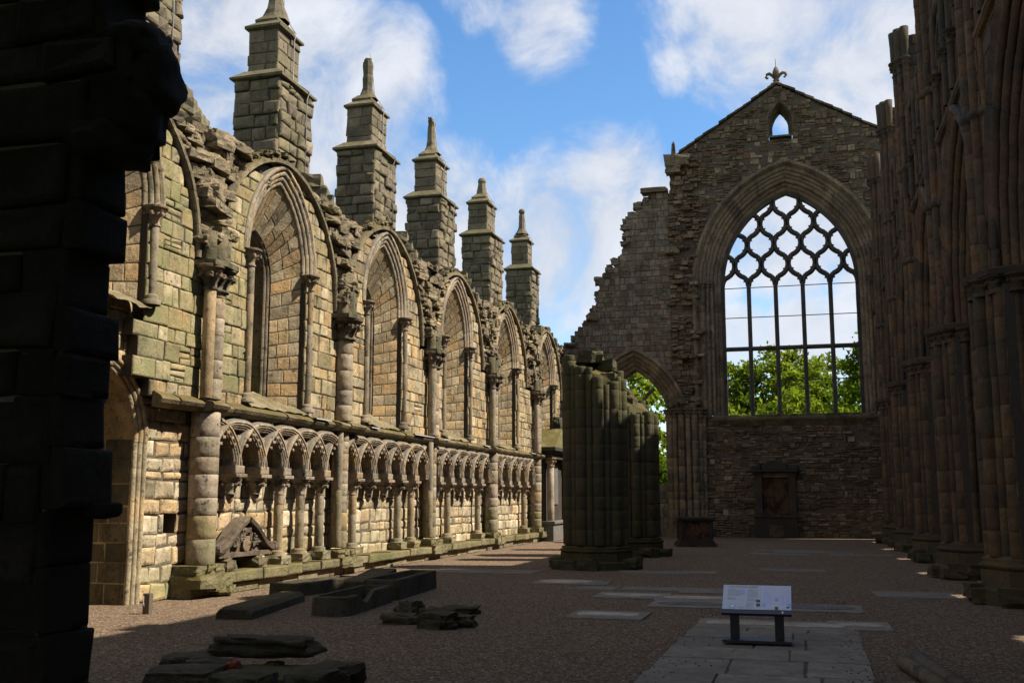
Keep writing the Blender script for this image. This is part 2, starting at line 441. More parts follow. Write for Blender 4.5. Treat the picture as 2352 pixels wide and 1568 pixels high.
M_SHAFT = stone("shaft_sandstone", PAL_SHAFT, crust_amt=.4, streak=.4, bump=.4)
M_RUB = stone("rubble_core", [(.22, .17, .115), (.34, .27, .18), (.42, .34, .23), (.27, .21, .145), (.37, .30, .195), (.25, .20, .145)], crust_amt=.42, moss=.75, bump=1., mortar=(.12, .10, .07))
M_BUT = stone("buttress_stone", PAL_GREY, crust_amt=.35, moss=.4, mortar=(.18, .155, .11), green=(.12, .115, .05))
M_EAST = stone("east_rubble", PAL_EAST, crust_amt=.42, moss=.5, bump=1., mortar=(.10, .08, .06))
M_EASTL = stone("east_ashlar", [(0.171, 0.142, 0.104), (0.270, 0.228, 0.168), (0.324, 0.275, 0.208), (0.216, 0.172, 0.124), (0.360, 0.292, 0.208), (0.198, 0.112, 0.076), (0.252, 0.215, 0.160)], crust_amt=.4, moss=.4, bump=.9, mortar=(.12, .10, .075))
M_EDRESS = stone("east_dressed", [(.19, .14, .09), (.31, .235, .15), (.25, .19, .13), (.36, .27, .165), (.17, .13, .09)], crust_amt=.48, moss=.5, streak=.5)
M_TRAC = stone("tracery_stone", [(.085, .075, .065), (.12, .105, .09)], crust_amt=.6)
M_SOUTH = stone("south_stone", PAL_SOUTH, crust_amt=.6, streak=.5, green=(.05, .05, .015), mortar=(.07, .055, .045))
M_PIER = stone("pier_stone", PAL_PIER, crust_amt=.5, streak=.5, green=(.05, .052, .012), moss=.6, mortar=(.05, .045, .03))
M_DARK = stone("coffin_stone", [(.09, .072, .053), (.14, .115, .085), (.11, .088, .066)], crust_amt=.6, moss=.35, green=(.06, .06, .022), bump=1.1, crust=(.028, .023, .018))
M_FORE = stone("shade_toned_stone", [(.026, .021, .017), (.045, .036, .028), (.034, .027, .021)], crust_amt=.5, crust=(.014, .012, .010), scale=.8, bump=1.)  # near-black palette puts the foreground wall's shade into its colour
M_MON = stone("black_monument", [(.05, .042, .035), (.09, .07, .05)], crust_amt=.7)
M_BROWN = stone("brown_panel", [(.13, .065, .03), (.16, .085, .04)], crust_amt=.9, crust=(.02, .013, .01), scale=.5)
M_GREY = stone("grey_slab", [(.17, .165, .16), (.21, .20, .195), (.155, .15, .145)], crust_amt=.2, streak=.1)
M_FLAG = stone("paving_stone", [(0.235, 0.204, 0.163), (0.300, 0.261, 0.211), (0.260, 0.223, 0.181)], crust_amt=.3, crust=(.09, .078, .068), streak=0, bump=.25)
M_PALE = stone("pale_ledger", [(.44, .38, .31), (.52, .45, .37)], crust_amt=.1, streak=0, bump=.2)
M_PED = stone("carved_stone", [(.20, .155, .11), (.26, .19, .12)], crust_amt=.45, bump=.5)
M_LEAD = plain("lead", (.30, .30, .30), .6, .3)
M_BLACK = plain("black_metal", (.018, .018, .02), .45, .2)
M_BOARDE = plain("panel_navy", (.02, .025, .05), .4, .1)
M_PANEL = plain("panel_print", (.46, .50, .57), .35, .04, 3, bump=0)
M_INK = plain("ink_grey", (.40, .41, .46), .5, .05, bump=0)
M_INKB = plain("ink_brown", (.38, .22, .17), .5, .05, bump=0)
M_PBLUE = plain("print_blue", (.33, .40, .66), .5, .2, 40, bump=0)
M_PLIL = plain("print_lilac", (.52, .54, .74), .5, .1, 60, bump=0)
M_PCRM = plain("print_cream", (.62, .56, .42), .5, .1, 30, bump=0)
M_PDRK = plain("print_dark", (.07, .06, .06), .5, .5, 60, bump=0)
M_WHITE = plain("print_white", (.75, .75, .75), .5, .02, bump=0)
M_WIRE = plain("iron_bar", (.05, .045, .04), .7, .2)
M_WOOD = plain("post_wood", (.10, .075, .05), .8, .3, 20)
M_BARK = plain("bark", (.055, .042, .030), .9, .4, 6, bump=.5)

def leafmat(name, a, b, tr=.45):
    m, t = nodes(name); g = G(t); geo = g.n('ShaderNodeNewGeometry'); at = g.n('ShaderNodeAttribute', attribute_name='tone')
    sep = g.n('ShaderNodeSeparateColor'); g.l(at.outputs['Color'], sep.inputs[0])
    c = g.mix(sep.outputs[0], a, b)
    d = g.n('ShaderNodeBsdfDiffuse'); g.l(c, d.inputs[0]); tl = g.n('ShaderNodeBsdfTranslucent'); g.l(g.mix(1., c, (1.5, 1.6, .6), 'MULTIPLY'), tl.inputs[0])
    ms = g.n('ShaderNodeMixShader'); ms.inputs[0].default_value = tr; g.l(d.outputs[0], ms.inputs[1]); g.l(tl.outputs[0], ms.inputs[2])
    o = g.n('ShaderNodeOutputMaterial'); g.l(ms.outputs[0], o.inputs[0]); return m
M_LEAF = leafmat("leaf_lime", (.05, .085, .009), (.175, .205, .03), .5)
M_LEAF2 = leafmat("leaf_green", (.035, .065, .007), (.12, .16, .024), .5)

def gravel():
    m, t = nodes("gravel"); g = G(t); geo = g.n('ShaderNodeNewGeometry'); pos = geo.outputs['Position']
    vo = g.n('ShaderNodeTexVoronoi'); g.l(pos, vo.inputs['Vector']); vo.inputs['Scale'].default_value = 38; vo.inputs['Randomness'].default_value = 1.
    sp = g.n('ShaderNodeSeparateColor'); g.l(vo.outputs['Color'], sp.inputs[0])
    c = g.ramp(sp.outputs[0], [(0.048, 0.029, 0.018), (0.116, 0.072, 0.045), (0.176, 0.115, 0.070), (0.092, 0.061, 0.043), (0.232, 0.170, 0.112), (0.140, 0.090, 0.056), (0.368, 0.299, 0.208)])
    big = g.noise(pos, .6, 5, .6)
    c = g.mix(1., c, g.ramp(big, [(.5, .47, .45), (.95, .95, .95), (1.05, 1.03, 1.), (1.35, 1.3, 1.22)]), 'MULTIPLY')
    mp = g.n('ShaderNodeMapping'); g.l(pos, mp.inputs['Vector']); mp.inputs['Scale'].default_value = (1, 1, 1)
    md = g.noise(pos, 160., 3, .7)
    c = g.mix(1., c, g.ramp(md, [(.5, .5, .5), (1., 1., 1.), (1.35, 1.35, 1.35)]), 'MULTIPLY')
    bs = g.n('ShaderNodeBsdfPrincipled'); g.l(c, bs.inputs['Base Color']); bs.inputs['Roughness'].default_value = .95; bs.inputs['Specular IOR Level'].default_value = .15
    bp = g.n('ShaderNodeBump'); bp.inputs['Strength'].default_value = 1.; bp.inputs['Distance'].default_value = .02
    g.l(g.m('ADD', g.m('MULTIPLY', vo.outputs['Distance'], -1.2), g.m('MULTIPLY', md, .6)), bp.inputs['Height']); g.l(bp.outputs[0], bs.inputs['Normal'])
    o = g.n('ShaderNodeOutputMaterial'); g.l(bs.outputs[0], o.inputs[0]); return m
M_GRAV = gravel()
M_GRASS = plain("grass_ground", (.05, .075, .02), .95, .5, 2, bump=.3)

# ------------------------------------------------------------ ground
YE = 50.0
mb = MB()
mb.add([(-2500, -2500, -.02), (2500, -2500, -.02), (2500, 2500, -.02), (-2500, 2500, -.02)], [(0, 1, 2, 3)])
o = mb.build("ground", M_GRASS); o['kind'] = 'structure'
mb = MB()
nx, ny = 60, 120
vs = []
for j in range(ny + 1):
    for i in range(nx + 1):
        x = -12.5 + 22 * i / nx; y = -4 + 55 * j / ny
        vs.append((x, y, .006 * noise.noise(Vector((x * .5, y * .5, 0))) + .003 * noise.noise(Vector((x * 1.7, y * 1.7, 3)))))
mb.add(vs, [(j * (nx + 1) + i, j * (nx + 1) + i + 1, (j + 1) * (nx + 1) + i + 1, (j + 1) * (nx + 1) + i) for j in range(ny) for i in range(nx)], smooth=True)
o = mb.build("gravel_floor", M_GRAV); o['kind'] = 'structure'

ROUGH = .22
# ------------------------------------------------------------ north aisle wall
XL = -10.85
MN = lambda u, v, w_: (XL + w_, u, v)
aw = thing("aisle_wall", "long sunlit ruined sandstone wall with pointed blind windows above intersecting arcading", "wall", (XL, 30, 0))
SH = [17.42, 23.42, 29.78, 36.15, 42.6, 48.9]        # vaulting shafts
MID = [14.25, 20.32, 26.32, 32.45, 38.55, 44.95]
RIB = [Arch(m, 2.66, 6.25, 2.8) for m in MID]
WIN = [Arch(m, 1.2, 6.85, 1.78, 3.75) for m in MID]
WIN[0].zb = 5.15
def gtone(u, v):
    if rng.random() < .05: return (.66, .1 * rng.random(), 0., 0.)
    g = max(0., 1.15 - (u - 15) / 9.0) * U_(.55, 1.) + .15 * rng.random()
    return tone_rand(g * (.9 if v > 3.6 else .15), (.25 if v < 7. else .5) * rng.random() ** 1.5 + (.3 if rng.random() < .08 else 0))
def wallint(v):
    I = [(11.0, YE)]
    for A in WIN:
        if v > A.zb: I = sub(I, A.hole(v, .02 if v < 6.85 else .30))
    return I
def inrib(v):
    I = []
    for m, A in zip(MID, RIB):
        if v <= A.zs:
            I.append((m - 3.12, m + 3.12))
        else:
            h = A.hole(v, .05)
            if h: I.append(h)
    if v <= 6.25: I = [(11.0, YE)]
    return isect(wallint(v), I)
def outrib(v):
    I = [(11.0, YE)]
    for A in RIB: I = sub(I, A.hole(v, .0))
    return I
def topz(u):
    k = min(abs(u - m) for m in MID)
    return 8.72 + .5 * math.exp(-(k / .55) ** 2) + .28 * noise.noise(Vector((u * .9, 3.3, 1)))
# upper ashlar inside the wall ribs
mb = MB()
masonry(mb, MN, 3.55, 9.3, inrib, T=1.3, course=(.23, .40), length=(.3, .78), tone=gtone, jit=.012, split=.07, keep=lambda a, b, v, h: h < topz((a + b) / 2) + .15 and not (b < 15.78 and v < 5.1), bev=.03, proud=(-.012, .022), gap=.012, tilt=.01)
mb.build("upper_masonry", M_UP, aw)
# the rough stub wall left of the first bay, stepped back
mb = MB()
MNs = lambda u, v, w_: (XL - .22 + w_, u, v)
masonry(mb, MNs, 3.3, 5.15, lambda v: [(11.0, 15.8)], T=1.1, course=(.2, .42), length=(.25, .5), tone=lambda u, v: tone_rand(.1, .1), jit=.02, bev=.04, keep=lambda a, b, v, h: not (a < 15.75 and v < 3.8))
mb.build("patched_masonry", M_LOW, aw)
# torn rubble between the ribs and along the top
mb = MB()
masonry(mb, MN, 6.3, 9.4, outrib, T=1.3, course=(.13, .26), length=(.2, .46), gap=.02, bev=.05, proud=(-.12, .12), jit=.03, split=.25, tone=lambda u, v: tone_rand(.25 * rng.random(), .45 * rng.random()), keep=lambda a, b, v, h: h < topz((a + b) / 2) + .1, mort=.12, tilt=.04)
for i, s in enumerate(SH):
    for k in range(34):
        z = U_(6.9, 8.8)
        hw = .25
        for A in RIB:
            h_ = A.hole(z, .3)
            if h_ and h_[0] - 1.7 < s < h_[1] + 1.7: hw = max(.25, min(1.3, min(abs(s - h_[0]), abs(s - h_[1])) - .15)); break
        u = s + U_(-hw, hw)
        d = .26 * (1 - .45 * (z - 6.8) / 2.2) * (1 - .6 * abs(u - s) / hw)
        rock(mb, (XL + U_(-.12, max(.0, d - .1)), u, z), (U_(.12, .22), U_(.16, .36), U_(.06, .14)), tone_rand(.25 * rng.random(), .4 * rng.random()), .14, 4, boxy=.85, rot=U_(-.3, .3))
u = 15.3
while u < 49.6:                      # broken coping course
    l = U_(.3, .75); t = topz(u + l / 2)
    if rng.random() < .85:
        rock(mb, (XL - U_(.25, .55), u + l / 2, t - .05 + U_(-.05, .14)), (U_(.2, .4), l * .52, U_(.1, .2)), tone_rand(.2, .6 * rng.random()), .16, boxy=.8, rot=U_(-.15, .15))
    if rng.random() < .5:
        rock(mb, (XL - U_(.15, .4), u + l * rng.random(), t - U_(.0, .25)), (U_(.12, .25), U_(.12, .25), U_(.07, .13)), tone_rand(.2, .5 * rng.random()), .2)
    u += l
mb.build("rubble_core", M_RUB, aw)
# lower wall, doorway on the left
DOOR = Arch(14.2, 1.62, 2.75, 1.25, 0)
MNl = lambda u, v, w_: (XL - .2 + w_, u, v)
BAYS = [(17.72, 22.98), (23.72, 29.35), (30.1, 35.8), (36.5, 42.3)]
def lowint(v):
    I = [(11.0, YE)]
    if v > 2.27:
        for b in BAYS: I = sub(I, b)
    I = sub(I, DOOR.hole(v, .12))
    if 1.18 < v < 1.49: I = sub(I, (16.66, 17.06))
    return I
def ltone(u, v):
    if rng.random() < .12: return (.72, .05, 0., .0)
    if rng.random() < .08: return (rng.random(), .1, 0., .75)
    return tone_rand((.6 * max(0, 1 - v / 1.1) + .08) * rng.random(), .3 * rng.random() ** 2)
mb = MB()
masonry(mb, MNl, .0, 1.16, lowint, T=.9, course=(.24, .36), length=(.3, .62), tone=ltone, jit=.024, bev=.05, proud=(-.012, .022), gap=.018, tilt=.01)
masonry(mb, MNl, 1.16, 1.51, lowint, T=.3, course=(.35, .36), length=(.3, .62), tone=ltone, jit=.024, bev=.05, proud=(-.012, .022), gap=.018, tilt=.01)
masonry(mb, MNl, 1.51, 2.26, lowint, T=.9, course=(.24, .36), length=(.3, .62), tone=ltone, jit=.024, bev=.05, proud=(-.012, .022), gap=.018, tilt=.01)
masonry(mb, MNl, 2.26, 3.55, lowint, T=.9, course=(.24, .36), length=(.3, .62), tone=ltone, jit=.024, bev=.05, proud=(-.012, .022), gap=.018, tilt=.01, keep=lambda a, b, v, h: not (b < 15.85 and v > 3.3))
mbox(mb, MNl, 16.4, 17.3, 1.1, 1.56, -.9, -.55, MORT)
mb.build("lower_masonry", M_LOW, aw)
door = part("doorway", aw)
mb = MB()
sweep(mb, MNl, DOOR, [(-.02, -1.2), (-.02, -.12)] + rolls(-.02, -.12, .2, .02, 3, .035) + [(.2, -.1)], DOOR.stations(.4, 14), lambda: tone_rand(.1, .2), False)
mb.build("moulding", M_LOW, door)
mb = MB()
masonry(mb, lambda u, v, w_: (XL - .2 - u, 15.79 - w_, v), 0, 2.8, lambda v: [(.14, 1.1)], T=.03, course=(.3, .42), length=(.35, .6), tone=lambda u, v: tone_rand(.2, .5 + .4 * rng.random()), mort=.015)  # grey stones, with the doorway's shade darkened into their tone
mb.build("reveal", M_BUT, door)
mb = MB()
mbox(mb, MNl, 11.5, 16.2, 0, 4.4, -1.4, -1.16, (.4, .2, 0, .6))
masonry(mb, lambda u, v, w_: MNl(u, v, w_ - 1.1), 0, 4.1, lambda v: [DOOR.hole(v, -.04)] if DOOR.hole(v, -.04) else [], T=.1, tone=lambda u, v: tone_rand(.1, .3), course=(.3, .42), length=(.3, .6))
mb.build("blocking", M_LOW, door)
# windows
def build_window(k):
    A = WIN[k]; wn = part("blind_window", aw)
    I = Arch(A.uc, .76, 6.6, 1.05, A.zb)
    mb = MB()
    tn = lambda: tone_rand(.25 * max(0, 1 - k * .3), .25 * rng.random())
    sweep(mb, MN, A, rolls(.0, -.16, .30, .0, 3, .045) + [(.33, -.03), (.34, .05), (.42, .05), (.44, -.05)], [s for s in A.stations(.32, 20, False)], tn)
    sweep(mb, MN, A, [(.0, -.16), (.05, -.1), (.06, .0)], [s for s in A.stations(.32, 2) if s[1] <= 1 or s[0] >= 2], tn, False)
    mb.build("arch_moulding", M_SHAFT, wn)
    # splayed reveal, laid in courses
    mb = MB()
    def MR(s, d, w_):
        a = A.path(0, s); b = I.path(0, s)
        u = a[0] + (b[0] - a[0]) * d; z = a[1] + (b[1] - a[1]) * d
        du, dz = A.uc - u, (A.zs - z if z > A.zs else 0)
        l = math.hypot(du, dz) or 1
        return MN(u + du / l * w_, z + dz / l * w_, -.14 - .54 * d)
    ss = [0]
    n1_ = int((A.zs - A.zb) / .29)
    for side in (0, 1):
        for j in range(n1_): ss.append((0 if side == 0 else 2) + (j + 1) / n1_)
        if side == 0:
            for j in range(14): ss.append(1 + (j + 1) / 14)
    ss = sorted(set(round(x, 4) for x in ss))
    for a, b in zip(ss, ss[1:]):
        cuts = [0, U_(.3, .68), 1] if rng.random() < .75 else [0, U_(.25, .4), U_(.6, .75), 1]
        for d0, d1 in zip(cuts, cuts[1:]):
            gs = (b - a) * .03
            block(mb, MR, a + gs, b - gs, d0 + .01, d1 - .01, -.04, U_(-.004, .01), .03, .0, tone_rand(.03, .2 * rng.random()), bd=.012)
        vs = [MR(a, 0, -.012), MR(b, 0, -.012), MR(b, 1, -.012), MR(a, 1, -.012)]
        mb.add(vs, [(0, 1, 2, 3)], MORT)
    mb.build("reveal", M_REV, wn)
    # inner frame and blocked lancet
    mb = MB()
    sweep(mb, lambda u, v, w_: MN(u, v, w_ - .70), I, rolls(-.09, -.12, .01, .0, 2, .02), I.stations(.4, 12), lambda: tone_rand(.1, .5))
    sweep(mb, lambda u, v, w_: MN(u, v, w_ - .70), I, [(-.09, -1.4), (-.09, -.1)], I.stations(.4, 12), lambda: tone_rand(.4, .4), False)
    mb.build("lancet_frame", M_SHAFT, wn)
    mb = MB()
    masonry(mb, lambda u, v, w_: MN(u, v, w_ - 2.0), A.zb + .2, 7.8, lambda v: [(A.uc - .95, A.uc + .95)], T=.3, tone=lambda u, v: tone_rand(.8, .6))
    mb.build("blocking", M_UP, wn)
    # sloping mossy sill
    mb = MB(); vs = []; nu, nd = 26, 13
    for j in range(nd + 1):
        for i in range(nu + 1):
            d = j / nd; hw = 1.32 + (.66 - 1.32) * d
            u = A.uc - hw + 2 * hw * i / nu
            p = Vector((u * 2.2, d * 2.2, k)); vs.append(MN(u, A.zb - .12 + .46 * d +   .07 * noise.noise(p) + .035 * noise.noise(p * 3.1), .12 - .95 * d))
    mb.add(vs, [(j * (nu + 1) + i, j * (nu + 1) + i + 1, (j + 1) * (nu + 1) + i + 1, (j + 1) * (nu + 1) + i) for j in range(nd) for i in range(nu)], (.4, .3, 0, .3), True)
    mb.build("sloping_sill", M_BUT, wn)
    for sgn in (-1, 1):
        y = A.uc + sgn * 1.36; x = XL + .02
        if k in (3, 4) and sgn < 0: pass
        mb = MB()
        shaft(mb, x, y, A.zb + .12, 6.55, .085, 12, (1.2, 2.2), lambda z: tone_rand(.15, .35))
        lathe(mb, x, y, [(.17, A.zb - .05), (.17, A.zb + .03), (.12, A.zb + .06), (.14, A.zb + .1), (.09, A.zb + .14)], 14, tone_rand(.2, .3))
        js = mb.build("jamb_shaft", M_SHAFT, wn)
        mb = MB(); capital(mb, x, y, 6.5, 6.86, .085, .2, tone_rand(.1, .35), 18, 6)
        mb.build("capital", M_SHAFT, wn)
for k in range(6): build_window(k)
for k, A in enumerate(RIB):
    mb = MB(); B = Arch(A.uc, A.half, A.zs, A.rise)
    sweep(mb, MN, B, [(0, -.05), (0, .07), (.02, .10), (.10, .10), (.13, .06), (.13, -.05)], B.stations(.3, 14), lambda: tone_rand(.2, .15 + .3 * rng.random()), False)
    # mossy gablet along the top of the rib
    for j in range(26):
        t = -.34 + .36 * j / 25; p = B.P(.2, t)
        rock(mb, (XL + U_(-.2, -.02), p[0], p[1] + .0), (U_(.1, .2), .12, U_(.04, .07)), tone_rand(.5, .3), .2)
    mb.build("wall_rib", M_RUB, aw)
# vaulting shafts
cfg = [("pair", "single"), ("single", "pair"), ("pair", "pair"), ("pair", "single"), ("pair", "single"), ("single", "single")]
for s, (up, lo) in zip(SH, cfg):
    vsft = part("vaulting_shaft", aw)
    tn = lambda z: tone_rand(.25 * rng.random() if z > 1.2 else .5, .3 * rng.random())
    mb = MB()
    if up == "pair":
        shaft(mb, XL + .2, s - .23, 3.62, 5.75, .115, 16, (2.2, 2.3), tn)
        shaft(mb, XL + .1, s + .1, 3.62, 5.75, .2, 18, (.3, .48), tn)
        mb.build("upper_column", M_SHAFT, vsft); mb = MB()
        capital(mb, XL + .2, s - .23, 5.66, 6.12, .115, .26, tone_rand(.1, .7), 24, 8)
        capital(mb, XL + .12, s + .12, 5.66, 6.12, .2, .33, tone_rand(.1, .7), 24, 10)
    else:
        shaft(mb, XL + .12, s, 3.62, 5.75, .215, 18, (.3, .48), tn)
        mb.build("upper_column", M_SHAFT, vsft); mb = MB()
        capital(mb, XL + .14, s, 5.6, 6.12, .215, .38, tone_rand(.1, .6), 28, 10)
    prism(mb, lambda u, v, w_: (XL + v, u, w_), [(s - .52, 0), (s - .45, .42), (s - .2, .52), (s + .3, .48), (s + .5, .3), (s + .52, 0)], 6.10, 6.2, tone_rand(.3, .8))
    mb.build("capital", M_SHAFT, vsft)
    mb = MB()                                            # springer stub above the capital
    for dy, r in ((-.24, .15), (.02, .2), (.28, .14)):
        lathe(mb, XL + .14, s + dy, [(r, 6.2), (r * 1.02, 6.5), (r * 1.15, 6.78)], 12, tone_rand(.3, .6), smooth=True)
    for q in range(9): rock(mb, (XL + U_(-.1, .22), s + U_(-.4, .4), U_(6.55, 6.95)), (U_(.12, .2), U_(.12, .22), U_(.07, .12)), tone_rand(.3 * rng.random(), .5 * rng.random()), .16, 4, boxy=.75)
    mb.build("springer", M_RUB, vsft)
    mb = MB()
    if lo == "pair":
        shaft(mb, XL + .16, s - .28, .66, 3.42, .105, 16, (1.3, 1.5), tn)
        shaft(mb, XL + .04, s + .06, .62, 3.42, .2, 18, (.28, .45), tn)
    else:
        shaft(mb, XL + .08, s, .58, 3.42, .27 if s < 20 else .24, 20, (.28, .5), tn)
    mb.build("lower_column", M_SHAFT, vsft)
    mb = MB()
    for j in range(3): rock(mb, (XL + .06, s - .32 + j * .32, .5), (.28, .17, .085), tone_rand(.6, .4), .12, boxy=.85, rot=U_(-.1, .1))
    for j in range(2): rock(mb, (XL + .14, s - .25 + j * .5, .3), (.34, .27, .12), tone_rand(.6, .3), .1, boxy=.9, rot=U_(-.1, .1))
    mb.build("column_base", M_RUB, vsft)
# string course
mb = MB(); u = 15.8
prof = [(0, 3.36), (.10, 3.38), (.2, 3.44), (.24, 3.5), (.2, 3.55), (.02, 3.64)]
while u < 49.7:
    l = U_(.35, .9); dz = .02 * noise.noise(Vector((u, 0, 9))); dw = U_(-.03, .03)
    near = min(abs(u + l / 2 - s) for s in SH); ext = .16 if near < .5 else 0
    vs = []
    for uu in (u + .006, u + l - .006):
        for (ww, zz) in prof: vs.append(MN(uu, zz + dz + .012 * noise.noise(Vector((uu * 3, zz * 9, 2))), ww + (dw + ext if ww > .05 else 0)))
    m = len(prof)
    mb.add(vs, [(i, i + 1, m + i + 1, m + i) for i in range(m - 1)] + [tuple(range(m)), tuple(range(m, 2 * m))[::-1]], tone_rand(.5 * rng.random(), .5 * rng.random()))
    u += l
mb.build("string_course", M_RUB, aw)
u = 16.
while u < 49.5:
    l = U_(.4, .9)
    if rng.random() < .3:
        vs = [MN(u, 3.57, .1), MN(u + l, 3.57, .1), MN(u + l, 3.565, .27), MN(u, 3.565, .27), MN(u, 3.54, .275), MN(u + l, 3.54, .275)]
        mb = MB(); mb.add([(p[0], p[1], p[2] + .015) for p in vs], [(0, 1, 2, 3), (3, 2, 5, 4)]); mb.build("lead_flashing", M_LEAD, aw)
    u += l
# blind arcades
def arcade(y0, y1, sup, colmask):
    ba = part("blind_arcade", aw)
    p = (sup[-1] - sup[0]) / (len(sup) - 1)
    pos = [sup[0] - p] + list(sup) + [sup[-1] + p]
    zs = 2.32
    for q, c in enumerate(pos):
        A = Arch(c, p * .91, zs, .80)
        mb = MB(); w1 = .16 + (.010 if q % 2 else 0); w0 = -.66
        pr = [(0, w0), (-.01, -.5)] + rolls(0, -.45, 0, w1 - .1, 3, -.03, 4) + rolls(0, w1 - .07, .12, w1 + .01, 3, .02, 4) + [(.125, w1 - .02), (.135, w1 + .035), (.17, w1 + .03), (.18, w1 - .03), (.18, w0)]
        st = [s for s in A.stations(.3, 12, False) if y0 - .02 <= A.path(.0, s[0])[0] <= y1 + .02 and y0 - .02 <= A.path(.0, s[1])[0] <= y1 + .02]
        if st:
            sweep(mb, MN, A, pr, st, lambda: tone_rand(.05, .12), False, .002)
            # cross bands of the weave
            for t in (-.62, -.5, -.38, .38, .5, .62):
                a = A.P(.03, t)
                if y0 < a[0] < y1: rock(mb, MN(a[0], a[1], w1 + .01), (.03, .045, .03), tone_rand(0, .1), .1)
            mb.build("arch", M_SHAFT, ba)
    # solid stone between the crossing arches over each support, open only near the crest
    mb = MB()
    for c in pos:
        L_ = []; R_ = []
        for q in range(9):
            z = 2.42 + .075 * q
            h_ = Arch(c - p, p * .91, zs, .80).hole(z, .165)
            if h_ is None or h_[1] > c - .012: continue
            if h_[1] < y0 or 2 * c - h_[1] > y1: continue
            L_.append((h_[1], z)); R_.append((2 * c - h_[1], z))
        if len(L_) > 1: prism(mb, MN, L_ + R_[::-1], -.6, .10, tone_rand(.03, .15))
    if mb.v: mb.build("spandrel_panel", M_SHAFT, ba)
    # spandrel stones up to the string
    mb = MB()
    As = [Arch(c, p * .91, zs, .80) for c in pos]
    def ints(v):
        I = [(y0, y1)]
        for A in As: I = sub(I, A.hole(v, .2))
        return I
    masonry(mb, lambda u, v, w_: MN(u, v, w_ + .08), 3.02, 3.40, ints, T=.3, course=(.12, .2), length=(.25, .5), tone=lambda u, v: tone_rand(.05, .15), jit=.01, bev=.03)
    mbox(mb, MN, y0, y1, 2.2, 3.45, -.8, -.62, (.3, .2, 0, .5))
    mbox(mb, MN, y0, y1, 2.2, 2.255, -.62, -.24, (.3, .2, 0, .2))
    mb.build("spandrel", M_LOW, ba)
    for y, cm_ in zip(sup, colmask):
        mb = MB()
        capital(mb, XL + .0, y, 1.86, 2.2, .09, .2, tone_rand(.05, .4), 18, 6)
        block(mb, MN, y - .21, y + .21, 2.19, 2.26, -.25, .24, .015, 0, tone_rand(0, .3)); block(mb, MN, y - .17, y + .17, 2.26, 2.42, -.6, .2, .03, 0, tone_rand(0, .3))
        if not cm_: lathe(mb, XL - .02, y, [(.02, 1.68), (.06, 1.74), (.09, 1.86)], 12, tone_rand(0, .4))
        mb.build("capital", M_SHAFT, ba)
        if cm_:
            mb = MB(); shaft(mb, XL + .0, y, .66, 1.9, .1, 16, (.5, 1.3), lambda z: tone_rand(.1 if z > .9 else .3, .15))
            mb.build("column", M_SHAFT, ba)
            mb = MB(); lathe(mb, XL, y, [(.2, .56), (.2, .6), (.15, .62), (.17, .66), (.11, .7)], 16, tone_rand(.3, .4)); rock(mb, (XL + .02, y, .5), (.2, .22, .09), tone_rand(.5, .3), .1, boxy=.9, rot=0)
            mb.build("column_base", M_SHAFT, ba)
arcade(17.72, 22.98, [18.55, 19.54, 20.53, 21.52, 22.50], [0, 0, 1, 1, 1])
arcade(23.72, 29.35, [24.36, 25.36, 26.37, 27.38, 28.40], [1, 0, 0, 1, 1])
arcade(30.1, 35.8, [30.55, 31.6, 32.66, 33.72, 34.78], [0, 1, 0, 0, 1])
arcade(36.5, 42.3, [37.2, 38.4, 39.65, 40.95], [0, 0, 0, 1])
# plinth bench
mb = MB()
u = 16.9
while u < 42.5:
    l = U_(.6, 1.5)
    block(mb, MN, u + .01, u + l - .01, .0, .2 + U_(-.02, .02), -.2, .26 + U_(-.02, .02), .02, .01, tone_rand(.4 * rng.random(), .3 * rng.random()))
    zt = .40 + U_(-.02, .02)
    block(mb, MN, u + .01, u + l - .01, .2, zt, -.2, .38 + U_(-.04, .03), .035, .015, tone_rand(.7 * rng.random() + .2, .3 * rng.random()))
    vs = [MN(u, zt - .01, -.2), MN(u + l, zt - .01, -.2), MN(u + l, zt - .01, .34), MN(u, zt - .01, .34)]
    u += l
for k in range(7):
    rock(mb, (XL + U_(.1, .32), U_(16.95, 18.2), U_(.1, .3)), (U_(.15, .25), U_(.15, .3), U_(.06, .12)), tone_rand(.7, .3), .15, boxy=.8)
mb.build("plinth", M_RUB, aw)

# ------------------------------------------------------------ buttress pinnacles behind the wall
def tower(mb, x0, x1, y0, y1, z0, z1, tone, rough=1., course=(.27, .36), length=(.35, .6)):
    faces = [(lambda u, v, w_: (u, y0 - w_, v), x0, x1), (lambda u, v, w_: (x1 + w_, u, v), y0, y1), (lambda u, v, w_: (u, y1 + w_, v), x0, x1), (lambda u, v, w_: (x0 - w_, u, v), y0, y1)]
    box(mb, x0 + .02, x1 - .02, y0 + .02, y1 - .02, z0, z1, MORT)
    for (M, a, b) in faces:
        masonry(mb, M, z0, z1, lambda v: [(a - .012, b + .012)], T=.05, course=course, length=length, bev=.04 * rough, proud=(-.0, .06 * rough), jit=.014 * rough, tone=tone, back=False, tilt=.02 * rough)
def slab(mb, x0, x1, y0, y1, z0, z1, ov, slope, tone):
    """overhanging weathered capping slab"""
    rings = [(0, z0), (ov, z0 + .04), (ov, z0 + .1), (slope, z1)]
    vs = []
    for (e, z) in rings: vs += [(x0 - e, y0 - e, z + U_(-.01, .01)), (x1 + e, y0 - e, z + U_(-.01, .01)), (x1 + e, y1 + e, z), (x0 - e, y1 + e, z)]
    fs = [(3, 2, 1, 0)]
    for r in range(3): fs += [(r * 4 + k, r * 4 + (k + 1) % 4, r * 4 + 4 + (k + 1) % 4, r * 4 + 4 + k) for k in range(4)]
    fs.append((12, 13, 14, 15)); mb.add(vs, fs, tone)
BC = [17.2, 23.2, 29.2, 35.1, 41.45, 48.05]
